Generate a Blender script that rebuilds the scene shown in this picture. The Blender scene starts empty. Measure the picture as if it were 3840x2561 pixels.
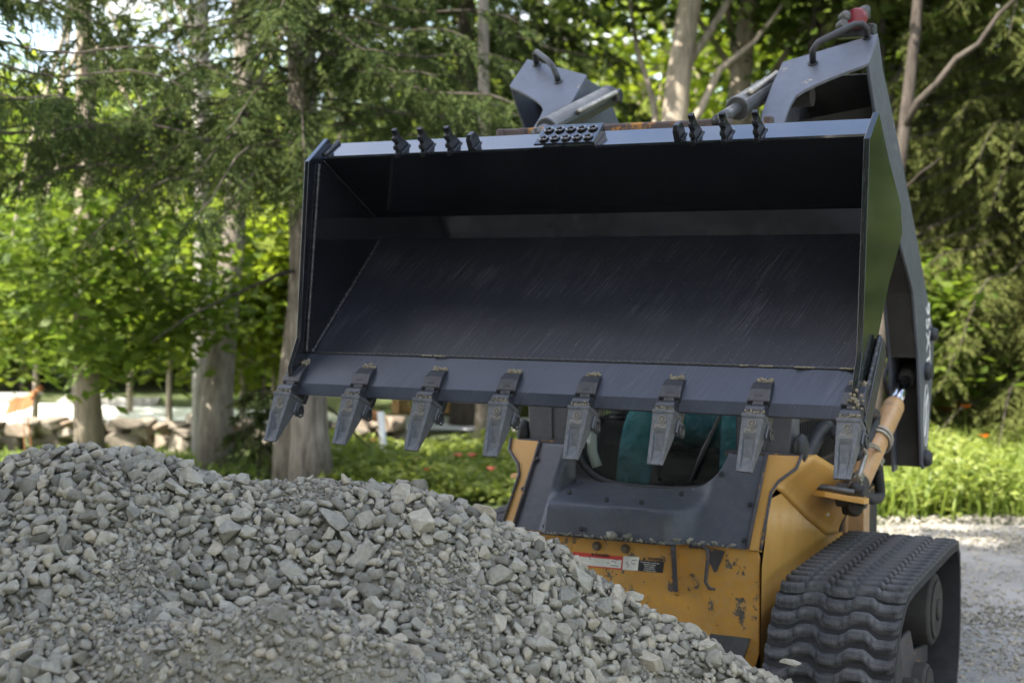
import bpy, bmesh, math, random
import numpy as np
from mathutils import Vector, Matrix, noise as mnoise

random.seed(7); np.random.seed(7)
S = bpy.context.scene
COL = S.collection

# ------------------------------------------------------------------ camera
F_PX, CX, CY, EYE = 5333.0, 1920.0, 1280.5, 1.92
YAW, PITCH = math.atan2(0.444, 0.896), math.atan2(270, 5333)
C0 = np.array([0, 0, EYE])
F0 = np.array([-math.sin(YAW), math.cos(YAW), 0.0])
RT = np.array([math.cos(YAW), math.sin(YAW), 0.0])
FW = F0 * math.cos(PITCH) + np.array([0, 0, -math.sin(PITCH)])
UP = np.cross(RT, FW)
cam_d = bpy.data.cameras.new('camera'); cam = bpy.data.objects.new('camera', cam_d); COL.objects.link(cam)
cam.matrix_world = Matrix(((RT[0], UP[0], -FW[0], 0), (RT[1], UP[1], -FW[1], 0), (RT[2], UP[2], -FW[2], EYE), (0, 0, 0, 1)))
cam_d.sensor_width = 36; cam_d.lens = 50; cam_d.clip_start = 0.05; cam_d.clip_end = 1000
cam_d.dof.use_dof = True; cam_d.dof.focus_distance = 4.48; cam_d.dof.aperture_fstop = 2.8
S.camera = cam

# ------------------------------------------------------------------ light
SUN_EL = math.radians(52)
sd = -0.80 * RT - 0.60 * F0; sd = sd / np.linalg.norm(sd)
SUN = Vector((sd[0] * math.cos(SUN_EL), sd[1] * math.cos(SUN_EL), math.sin(SUN_EL)))
w = bpy.data.worlds.new('World'); S.world = w; w.use_nodes = True
nt = w.node_tree; bg = nt.nodes['Background']
sky = nt.nodes.new('ShaderNodeTexSky'); sky.sky_type = 'NISHITA'; sky.sun_disc = False
sky.sun_elevation = SUN_EL; sky.sun_rotation = math.atan2(sd[0], sd[1])
sky.air_density = 1.0; sky.dust_density = 2.0; sky.ozone_density = 0.6
# broken bright cloud over the whole sky, as the glossy bucket lip mirrors it
tcw = nt.nodes.new('ShaderNodeTexCoord'); sxyz = nt.nodes.new('ShaderNodeSeparateXYZ'); nt.links.new(tcw.outputs['Generated'], sxyz.inputs[0])
zz = nt.nodes.new('ShaderNodeMath'); zz.operation = 'MAXIMUM'; zz.inputs[1].default_value = 0.0; nt.links.new(sxyz.outputs[2], zz.inputs[0])
za = nt.nodes.new('ShaderNodeMath'); za.operation = 'ADD'; za.inputs[1].default_value = 0.25; nt.links.new(zz.outputs[0], za.inputs[0])
dv = nt.nodes.new('ShaderNodeVectorMath'); dv.operation = 'DIVIDE'; cz = nt.nodes.new('ShaderNodeCombineXYZ')
for q in range(3): nt.links.new(za.outputs[0], cz.inputs[q])
nt.links.new(tcw.outputs['Generated'], dv.inputs[0]); nt.links.new(cz.outputs[0], dv.inputs[1])
cn = nt.nodes.new('ShaderNodeTexNoise'); cn.inputs['Scale'].default_value = 1.7; cn.inputs['Detail'].default_value = 7; cn.inputs['Roughness'].default_value = 0.6
nt.links.new(dv.outputs[0], cn.inputs['Vector'])
cr_ = nt.nodes.new('ShaderNodeValToRGB'); cr_.color_ramp.elements[0].position = 0.45; cr_.color_ramp.elements[1].position = 0.64
cr_.color_ramp.elements[1].color = (0.85, 0.85, 0.85, 1); nt.links.new(cn.outputs[0], cr_.inputs[0])
cm_ = nt.nodes.new('ShaderNodeMix'); cm_.data_type = 'RGBA'; cm_.inputs[7].default_value = (5.8, 5.45, 5.0, 1)
nt.links.new(cr_.outputs[0], cm_.inputs[0]); nt.links.new(sky.outputs[0], cm_.inputs[6])
nt.links.new(cm_.outputs[2], bg.inputs[0]); bg.inputs[1].default_value = 0.15
sl = bpy.data.lights.new('sun', 'SUN'); sl.energy = 4.0; sl.angle = math.radians(0.5); sl.color = (1, 0.94, 0.84)
so = bpy.data.objects.new('sun', sl); COL.objects.link(so); so.rotation_euler = SUN.to_track_quat('Z', 'Y').to_euler()
so.location = (-20, 0, 30)
S.view_settings.view_transform = 'Standard'; S.view_settings.look = 'None'
S.view_settings.exposure = 2.2; S.view_settings.gamma = 1.0
S.render.engine = 'CYCLES'
S.cycles.use_denoising = True
S.cycles.max_bounces = 8; S.cycles.transparent_max_bounces = 8

# ------------------------------------------------------------------ helpers
def at(x, y, X=None, Y=None, Z=None, D=None, plane=None):
    d = FW + RT * (x - CX) / F_PX - UP * (y - CY) / F_PX
    if X is not None: t = X / d[0]
    elif Y is not None: t = Y / d[1]
    elif Z is not None: t = (Z - EYE) / d[2]
    elif plane is not None:
        p, n = np.array(plane[0]), np.array(plane[1]); t = ((p - C0) @ n) / (d @ n)
    else: t = D / (d @ F0)
    return C0 + d * t

def cw(xc, zc, h=0.0):
    """ground-plan coordinates (right, ahead of the tripod) to the world"""
    p = RT * xc + F0 * zc
    return np.array([p[0], p[1], h])

def cpx(px, D, h=0.0): return cw((px - CX) / F_PX * D, D, h)

def nd(m, t, **k):
    n = m.node_tree.nodes.new(t)
    for a, b in k.items():
        if a in n.inputs: n.inputs[a].default_value = b
        else: setattr(n, a, b)
    return n

def new_mat(name, color, rough=0.6, metal=0.0, spec=0.5):
    m = bpy.data.materials.new(name); m.use_nodes = True
    b = m.node_tree.nodes['Principled BSDF']
    b.inputs['Base Color'].default_value = (*color, 1); b.inputs['Roughness'].default_value = rough
    b.inputs['Metallic'].default_value = metal; b.inputs['Specular IOR Level'].default_value = spec
    return m, b, m.node_tree.links

def noise_node(m, scale, detail=4, rough=0.55, vec=None):
    n = nd(m, 'ShaderNodeTexNoise'); n.inputs['Scale'].default_value = scale
    n.inputs['Detail'].default_value = detail; n.inputs['Roughness'].default_value = rough
    if vec is None:
        tc = nd(m, 'ShaderNodeTexCoord'); vec = tc.outputs['Object']
    m.node_tree.links.new(vec, n.inputs['Vector'])
    return n

def ramp(m, src, stops):
    r = nd(m, 'ShaderNodeValToRGB'); e = r.color_ramp.elements
    while len(e) < len(stops): e.new(0.5)
    for el, (p, c) in zip(e, stops):
        el.position = p; el.color = (*c, 1) if len(c) == 3 else c
    m.node_tree.links.new(src, r.inputs[0])
    return r

def mixc(m, fac, a, b):
    x = nd(m, 'ShaderNodeMix', data_type='RGBA'); L = m.node_tree.links
    if isinstance(fac, (int, float)): x.inputs[0].default_value = fac
    else: L.new(fac, x.inputs[0])
    for i, c in ((6, a), (7, b)):
        if isinstance(c, tuple): x.inputs[i].default_value = (*c, 1)
        else: L.new(c, x.inputs[i])
    return x.outputs[2]

def bump(m, b, src, strength=0.3, dist=0.01):
    n = nd(m, 'ShaderNodeBump'); n.inputs['Strength'].default_value = strength; n.inputs['Distance'].default_value = dist
    m.node_tree.links.new(src, n.inputs['Height']); m.node_tree.links.new(n.outputs[0], b.inputs['Normal'])

G = lambda v: (v, v, v)

def worn(name, color, wear, scale=6, lo=0.6, hi=0.66, rough=0.45, metal=0.0, vary=0.25, dust=None, dust_amt=0.0, bmp=0.08, stretch=1.0):
    """paint with chipped patches, slight tone variation and dust"""
    m, b, L = new_mat(name, color, rough, metal)
    tcs = nd(m, 'ShaderNodeTexCoord'); mps = nd(m, 'ShaderNodeMapping'); mps.inputs['Scale'].default_value = (1, 1, stretch); L.new(tcs.outputs['Object'], mps.inputs[0])
    n1 = noise_node(m, scale, 10, 0.72, mps.outputs[0]); n2 = noise_node(m, scale * 0.35, 5, 0.6)
    tone = ramp(m, n2.outputs[0], [(0.3, tuple(c * (1 - vary) for c in color)), (0.7, tuple(min(1, c * (1 + vary)) for c in color))])
    msk = ramp(m, n1.outputs[0], [(lo, G(0)), (hi, G(1))])
    c = mixc(m, msk.outputs[0], tone.outputs[0], wear)
    if dust:
        n3 = noise_node(m, scale * 2.3, 8, 0.75)
        dm = ramp(m, n3.outputs[0], [(0.42, G(0)), (0.8, G(dust_amt))])
        c = mixc(m, dm.outputs[0], c, dust)
    L.new(c, b.inputs['Base Color'])
    rr = ramp(m, n1.outputs[0], [(0.3, G(rough * 0.8)), (0.75, G(min(1, rough * 1.5)))])
    L.new(rr.outputs[0], b.inputs['Roughness'])
    n4 = noise_node(m, 220, 3)
    bump(m, b, n4.outputs[0], bmp, 0.002)
    return m

def leaf_mat(name, c1, c2, trans=0.45, rough=0.5, spec=0.3):
    m, b, L = new_mat(name, c1, rough, 0, spec)
    g = nd(m, 'ShaderNodeNewGeometry')
    r = ramp(m, g.outputs['Random Per Island'], [(0.0, c1), (1.0, c2)])
    L.new(r.outputs[0], b.inputs['Base Color'])
    t = nd(m, 'ShaderNodeBsdfTranslucent')
    hs = nd(m, 'ShaderNodeHueSaturation'); hs.inputs['Value'].default_value = 1.6; hs.inputs['Saturation'].default_value = 1.1
    L.new(r.outputs[0], hs.inputs['Color']); L.new(hs.outputs[0], t.inputs[0])
    mx = nd(m, 'ShaderNodeMixShader'); mx.inputs[0].default_value = trans
    out = m.node_tree.nodes['Material Output']
    L.new(b.outputs[0], mx.inputs[1]); L.new(t.outputs[0], mx.inputs[2]); L.new(mx.outputs[0], out.inputs[0])
    return m

def bark_mat(name, c1, c2, scale=9):
    m, b, L = new_mat(name, c1, 0.9, 0, 0.2)
    tc = nd(m, 'ShaderNodeTexCoord'); mp = nd(m, 'ShaderNodeMapping'); mp.inputs['Scale'].default_value = (scale, scale, scale * 0.16)
    L.new(tc.outputs['Object'], mp.inputs[0])
    n = noise_node(m, 1.6, 8, 0.7, mp.outputs[0]); n2 = noise_node(m, 1.3, 4, 0.6)
    r = ramp(m, n.outputs[0], [(0.38, tuple(c * 0.7 for c in c1)), (0.60, c2)])
    k = ramp(m, n2.outputs[0], [(0.35, tuple(c * 0.75 for c in c1)), (0.65, tuple(c * 1.1 for c in c2))])
    L.new(mixc(m, 0.4, r.outputs[0], k.outputs[0]), b.inputs['Base Color'])
    bump(m, b, n.outputs[0], 0.9, 0.03)
    return m

M = {}
# stones and ground
def stone_mat(name, dark, light, warm, sc=60):
    m, b, L = new_mat(name, light, 0.92, 0, 0.25)
    g = nd(m, 'ShaderNodeNewGeometry'); oi = nd(m, 'ShaderNodeObjectInfo')
    ad = nd(m, 'ShaderNodeMath', operation='ADD'); L.new(g.outputs['Random Per Island'], ad.inputs[0]); L.new(oi.outputs['Random'], ad.inputs[1])
    fr = nd(m, 'ShaderNodeMath', operation='FRACT'); L.new(ad.outputs[0], fr.inputs[0])
    r = ramp(m, fr.outputs[0], [(0.0, dark), (0.25, tuple((a + c) / 2 for a, c in zip(dark, light))), (0.75, light), (0.93, warm), (1.0, tuple(min(1, c * 1.12) for c in light))])
    gp = nd(m, 'ShaderNodeNewGeometry')
    n = noise_node(m, sc, 8, 0.7, gp.outputs['Position']); n2 = noise_node(m, sc * 0.25, 4, 0.6, gp.outputs['Position'])
    k = ramp(m, n.outputs[0], [(0.25, G(0.72)), (0.72, G(1.12))])
    mu = nd(m, 'ShaderNodeMix', data_type='RGBA', blend_type='MULTIPLY'); mu.inputs[0].default_value = 1
    L.new(r.outputs[0], mu.inputs[6]); L.new(k.outputs[0], mu.inputs[7])
    k2 = ramp(m, n2.outputs[0], [(0.3, G(0.86)), (0.7, G(1.1))])
    mu2 = nd(m, 'ShaderNodeMix', data_type='RGBA', blend_type='MULTIPLY'); mu2.inputs[0].default_value = 1
    L.new(mu.outputs[2], mu2.inputs[6]); L.new(k2.outputs[0], mu2.inputs[7])
    L.new(mu2.outputs[2], b.inputs['Base Color'])
    bump(m, b, n.outputs[0], 0.7, 0.012)
    return m
M['stone'] = stone_mat('crushed_stone', (0.15, 0.143, 0.117), (0.345, 0.325, 0.265), (0.38, 0.335, 0.255))
M['fieldstone'] = stone_mat('fieldstone', (0.10, 0.085, 0.068), (0.26, 0.225, 0.18), (0.22, 0.16, 0.115), 14)

def ground_mat(name, a, b_, c_, s1, s2, bs=0.6, bd=0.02):
    m, b, L = new_mat(name, a, 0.95, 0, 0.2)
    n1 = noise_node(m, s1, 6, 0.6); n2 = noise_node(m, s2, 8, 0.75)
    r1 = ramp(m, n1.outputs[0], [(0.35, a), (0.65, b_)])
    k = ramp(m, n2.outputs[0], [(0.4, G(0)), (0.7, G(0.8))])
    L.new(mixc(m, k.outputs[0], r1.outputs[0], c_), b.inputs['Base Color'])
    bump(m, b, n2.outputs[0], bs, bd)
    return m
M['fines'] = ground_mat('gravel_fines', (0.22, 0.205, 0.165), (0.29, 0.272, 0.22), (0.36, 0.34, 0.275), 14, 160, 1.0, 0.01)
M['yard'] = ground_mat('gravel_yard', (0.14, 0.133, 0.12), (0.29, 0.28, 0.26), (0.38, 0.37, 0.35), 1.6, 45)
M['soil'] = ground_mat('forest_soil', (0.06, 0.07, 0.03), (0.05, 0.09, 0.02), (0.09, 0.08, 0.05), 0.6, 9)
M['drive'] = ground_mat('pale_concrete', (0.74, 0.73, 0.71), (0.80, 0.79, 0.77), (0.84, 0.83, 0.81), 0.7, 8, 0.1)
# loader
M['bucket_gloss'] = worn('gloss_black_paint', (0.008, 0.009, 0.012), (0.03, 0.032, 0.036), 14, 0.68, 0.75, 0.10, 0, 0.3, (0.25, 0.23, 0.19), 0.03, 0.01)
M['bucket_gloss'].node_tree.nodes['Principled BSDF'].inputs['Coat Weight'].default_value = 0.7; M['bucket_gloss'].node_tree.nodes['Principled BSDF'].inputs['Coat Roughness'].default_value = 0.05

def scratched(name, base, scratch, rough, amt, metal=0.0):
    m, b, L = new_mat(name, base, rough, metal)
    gp = nd(m, 'ShaderNodeNewGeometry')
    sp = nd(m, 'ShaderNodeSeparateXYZ'); L.new(gp.outputs['Position'], sp.inputs[0])
    cm = nd(m, 'ShaderNodeCombineXYZ')
    sm = nd(m, 'ShaderNodeMath', operation='ADD'); L.new(sp.outputs[1], sm.inputs[0]); L.new(sp.outputs[2], sm.inputs[1])
    L.new(sp.outputs[0], cm.inputs[0]); L.new(sm.outputs[0], cm.inputs[1])
    fac = None
    for ang, sx, sy, lo in ((0.24, 380, 2.6, 0.57), (0.14, 300, 1.8, 0.60), (0.36, 430, 4.5, 0.60)):
        mp = nd(m, 'ShaderNodeMapping'); mp.vector_type = 'POINT'
        mp.inputs['Rotation'].default_value = (0, 0, ang); mp.inputs['Scale'].default_value = (1, 1, 1)
        L.new(cm.outputs[0], mp.inputs[0])
        m2 = nd(m, 'ShaderNodeMapping'); m2.inputs['Scale'].default_value = (sx, sy, 1); L.new(mp.outputs[0], m2.inputs[0])
        n = noise_node(m, 1.0, 2, 0.5, m2.outputs[0])
        r = ramp(m, n.outputs[0], [(lo, G(0)), (lo + 0.12, G(amt))])
        if fac is None: fac = r.outputs[0]
        else:
            mx = nd(m, 'ShaderNodeMath', operation='MAXIMUM'); L.new(fac, mx.inputs[0]); L.new(r.outputs[0], mx.inputs[1]); fac = mx.outputs[0]
    n3 = noise_node(m, 5, 5, 0.6, gp.outputs['Position'])
    k3 = ramp(m, n3.outputs[0], [(0.38, G(0.12)), (0.66, G(1.0))])
    mm = nd(m, 'ShaderNodeMath', operation='MULTIPLY'); L.new(fac, mm.inputs[0]); L.new(k3.outputs[0], mm.inputs[1])
    n5 = noise_node(m, 240, 2, 0.5, gp.outputs['Position'])
    sk = ramp(m, n5.outputs[0], [(0.72, G(0)), (0.76, G(0.7))])
    c = mixc(m, mm.outputs[0], base, scratch)
    c = mixc(m, sk.outputs[0], c, (0.3, 0.28, 0.24))
    L.new(c, b.inputs['Base Color'])
    rr = ramp(m, n3.outputs[0], [(0.3, G(rough * 0.85)), (0.7, G(rough * 1.15))]); L.new(rr.outputs[0], b.inputs['Roughness'])
    return m
M['bucket_floor'] = scratched('scratched_black_steel', (0.012, 0.0135, 0.018), (0.085, 0.09, 0.10), 0.36, 0.6)
M['bucket_floor'].node_tree.nodes['Principled BSDF'].inputs['Specular IOR Level'].default_value = 0.27
M['edge_steel'] = scratched('scoured_edge_steel', (0.032, 0.038, 0.052), (0.12, 0.13, 0.15), 0.40, 0.5, 0.35)
M['side_steel'] = scratched('rubbed_side_steel', (0.010, 0.012, 0.011), (0.08, 0.09, 0.09), 0.14, 0.35)
M['tooth'] = worn('cast_tooth_steel', (0.060, 0.067, 0.078), (0.12, 0.125, 0.13), 30, 0.55, 0.72, 0.48, 0.2, 0.35, (0.30, 0.27, 0.21), 0.30, 0.5)
M['adapter'] = worn('adapter_steel', (0.016, 0.018, 0.023), (0.05, 0.05, 0.055), 30, 0.6, 0.7, 0.34, 0.1, 0.3, (0.28, 0.25, 0.19), 0.16, 0.3)
M['weld'] = worn('weld_bead', (0.03, 0.03, 0.032), (0.12, 0.12, 0.12), 90, 0.5, 0.6, 0.3, 0.5, 0.4, None, 0, 0.8)
M['sand'] = ground_mat('packed_sand', (0.19, 0.165, 0.12), (0.25, 0.22, 0.16), (0.31, 0.27, 0.20), 60, 300, 1.0, 0.006)
M['lug_black'] = new_mat('satin_black', (0.008, 0.009, 0.011), 0.32, 0, 0.4)[0]
M['sand_dull'] = ground_mat('sand_in_casting', (0.12, 0.115, 0.105), (0.19, 0.175, 0.145), (0.27, 0.245, 0.19), 120, 400, 1.0, 0.004)
M['grey_paint'] = worn('grey_arm_paint', (0.080, 0.088, 0.108), (0.30, 0.25, 0.18), 13, 0.645, 0.67, 0.42, 0, 0.15, (0.22, 0.20, 0.17), 0.10)
M['arm_inside'] = worn('dirty_arm_inside', (0.035, 0.032, 0.028), (0.10, 0.085, 0.06), 12, 0.6, 0.75, 0.8, 0, 0.4)  # dark brown-grey, darker than the arm paint
M['cover'] = worn('scuffed_black_plastic', (0.058, 0.063, 0.078), (0.12, 0.115, 0.11), 14, 0.66, 0.74, 0.40, 0, 0.15, (0.20, 0.185, 0.165), 0.22, 0.12)
M['yellow'] = worn('orange_yellow_paint', (0.49, 0.245, 0.042), (0.06, 0.052, 0.045), 17, 0.575, 0.59, 0.45, 0, 0.2, (0.33, 0.25, 0.15), 0.62, 0.15, 0.75)
M['yellow_side'] = worn('orange_side_paint', (0.50, 0.265, 0.06), (0.24, 0.16, 0.09), 12, 0.64, 0.67, 0.33, 0, 0.14, (0.40, 0.29, 0.16), 0.32)
M['tan_paint'] = worn('tan_cylinder_paint', (0.44, 0.25, 0.11), (0.22, 0.14, 0.08), 14, 0.58, 0.68, 0.38, 0, 0.15, (0.28, 0.22, 0.15), 0.4)
M['rust_paint'] = worn('rusty_orange_bar', (0.085, 0.06, 0.055), (0.40, 0.18, 0.04), 9, 0.56, 0.60, 0.6, 0, 0.3)
M['chipped_edge'] = worn('chipped_dark_edge', (0.055, 0.05, 0.055), (0.30, 0.16, 0.05), 30, 0.58, 0.62, 0.5, 0, 0.3)
M['black_plastic'] = worn('black_plastic', (0.018, 0.019, 0.021), (0.06, 0.055, 0.05), 20, 0.62, 0.72, 0.5, 0, 0.3)
M['rubber'] = worn('dusty_track_rubber', (0.024, 0.025, 0.028), (0.11, 0.11, 0.115), 10, 0.50, 0.74, 0.75, 0, 0.35, (0.22, 0.215, 0.20), 0.6, 0.5)
M['rubber_dark'] = worn('inner_track_rubber', (0.016, 0.016, 0.017), (0.05, 0.048, 0.045), 12, 0.6, 0.75, 0.85, 0, 0.3)  # belt colour, darkened to put shade in the gaps between tread bars
M['hose'] = worn('black_hose', (0.020, 0.020, 0.022), (0.09, 0.08, 0.07), 25, 0.55, 0.7, 0.6, 0, 0.3)
M['chrome'] = new_mat('chrome_rod', (0.45, 0.45, 0.48), 0.16, 1.0)[0]
M['zinc'] = worn('zinc_fitting', (0.35, 0.32, 0.27), (0.16, 0.12, 0.08), 40, 0.52, 0.66, 0.35, 0.7, 0.3)
M['steel_cyl'] = worn('grey_cylinder_steel', (0.10, 0.10, 0.10), (0.055, 0.048, 0.04), 16, 0.55, 0.72, 0.34, 0.5, 0.3)
M['bolt'] = worn('rusty_bolt', (0.13, 0.105, 0.08), (0.22, 0.13, 0.06), 60, 0.5, 0.7, 0.5, 0.4, 0.3)
M['red'] = worn('faded_red_plastic', (0.17, 0.022, 0.03), (0.50, 0.12, 0.10), 20, 0.6, 0.7, 0.4)
M['white_label'] = worn('scuffed_white_label', (0.62, 0.61, 0.55), (0.45, 0.30, 0.14), 30, 0.66, 0.70, 0.45)
M['label_red'] = worn('label_red', (0.50, 0.05, 0.04), (0.55, 0.3, 0.2), 30, 0.64, 0.70, 0.45)
M['label_black'] = worn('label_black', (0.02, 0.02, 0.022), (0.45, 0.25, 0.08), 30, 0.68, 0.72, 0.45)
M['ink'] = new_mat('label_ink', (0.015, 0.015, 0.018), 0.6)[0]
M['white_ink'] = new_mat('white_ink', (0.7, 0.69, 0.66), 0.6)[0]
M['mesh_black'] = new_mat('black_wire', (0.015, 0.015, 0.016), 0.5)[0]
M['seat'] = worn('black_vinyl', (0.02, 0.02, 0.022), (0.04, 0.04, 0.04), 10, rough=0.5)
M['teal'] = worn('teal_work_cloth', (0.06, 0.20, 0.215), (0.075, 0.24, 0.25), 20, 0.5, 0.7, 0.9, 0, 0.2)
def cloth():
    m, b, L = new_mat('teal_work_cloth', (0.06, 0.20, 0.215), 0.9, 0, 0.15)
    n = noise_node(m, 9, 3, 0.5); n2 = noise_node(m, 300, 2)
    r = ramp(m, n.outputs[0], [(0.3, (0.045, 0.155, 0.17)), (0.7, (0.08, 0.25, 0.265))]); L.new(r.outputs[0], b.inputs['Base Color'])
    bump(m, b, n.outputs[0], 1.0, 0.06); return m
M['teal'] = cloth()
M['skin'] = new_mat('skin', (0.50, 0.30, 0.21), 0.55)[0]
M['hair'] = new_mat('dark_hair', (0.03, 0.02, 0.015), 0.6)[0]
M['boot'] = new_mat('brown_boot', (0.06, 0.04, 0.025), 0.7)[0]
M['white_plastic'] = new_mat('white_plastic', (0.78, 0.78, 0.76), 0.4)[0]

def glass_mat():
    m = bpy.data.materials.new('tinted_glass'); m.use_nodes = True; N = m.node_tree.nodes; L = m.node_tree.links
    N.remove(N['Principled BSDF']); out = N['Material Output']
    t = nd(m, 'ShaderNodeBsdfTransparent'); t.inputs[0].default_value = (0.93, 0.965, 0.955, 1)
    g = nd(m, 'ShaderNodeBsdfGlossy'); g.inputs['Roughness'].default_value = 0.02
    f = nd(m, 'ShaderNodeFresnel'); f.inputs[0].default_value = 1.5
    mx = nd(m, 'ShaderNodeMixShader'); L.new(f.outputs[0], mx.inputs[0]); L.new(t.outputs[0], mx.inputs[1]); L.new(g.outputs[0], mx.inputs[2])
    L.new(mx.outputs[0], out.inputs[0]); return m
M['glass'] = glass_mat()
# vegetation
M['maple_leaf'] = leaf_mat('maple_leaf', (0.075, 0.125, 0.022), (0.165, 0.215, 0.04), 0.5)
M['maple_dark'] = leaf_mat('shade_leaf', (0.045, 0.075, 0.02), (0.1, 0.135, 0.032), 0.45)  # darker green than the maple leaf
M['lime_leaf'] = leaf_mat('sunny_leaf', (0.135, 0.19, 0.028), (0.23, 0.27, 0.045), 0.55)  # paler yellow-green than the maple leaf
M['far_leaf'] = leaf_mat('woodland_leaf', (0.065, 0.095, 0.026), (0.15, 0.175, 0.045), 0.5)
M['spruce'] = leaf_mat('spruce_needles', (0.030, 0.048, 0.016), (0.070, 0.088, 0.028), 0.3, 0.85, 0.08)
M['spruce_light'] = leaf_mat('olive_needles', (0.062, 0.078, 0.024), (0.125, 0.135, 0.04), 0.25, 0.85, 0.08)
M['weed'] = leaf_mat('weed_leaf', (0.13, 0.175, 0.035), (0.24, 0.275, 0.07), 0.45)
M['grass'] = leaf_mat('grass_blade', (0.11, 0.17, 0.03), (0.22, 0.27, 0.06), 0.45)
M['orange_petal'] = leaf_mat('orange_petal', (0.75, 0.16, 0.02), (0.85, 0.24, 0.03), 0.4)
M['pink_petal'] = leaf_mat('pink_petal', (0.80, 0.16, 0.14), (0.85, 0.25, 0.22), 0.4)
M['bark_grey'] = bark_mat('grey_bark', (0.11, 0.095, 0.075), (0.30, 0.265, 0.22), 15)
M['bark_tan'] = bark_mat('tan_bark', (0.20, 0.165, 0.12), (0.42, 0.36, 0.28))
M['bark_pale'] = bark_mat('pale_bark', (0.30, 0.28, 0.25), (0.52, 0.49, 0.44))
M['bark_dark'] = bark_mat('dark_bark', (0.04, 0.032, 0.026), (0.10, 0.085, 0.07))
M['wood'] = bark_mat('split_wood', (0.42, 0.24, 0.10), (0.58, 0.38, 0.19))
M['log_end'] = ground_mat('log_end', (0.52, 0.30, 0.12), (0.62, 0.40, 0.19), (0.36, 0.20, 0.08), 3, 20)
M['plank'] = bark_mat('weathered_plank', (0.30, 0.29, 0.27), (0.42, 0.41, 0.39))
M['rust'] = worn('rusty_sheet', (0.27, 0.115, 0.04), (0.17, 0.07, 0.025), 8, 0.55, 0.7, 0.8)

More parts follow.
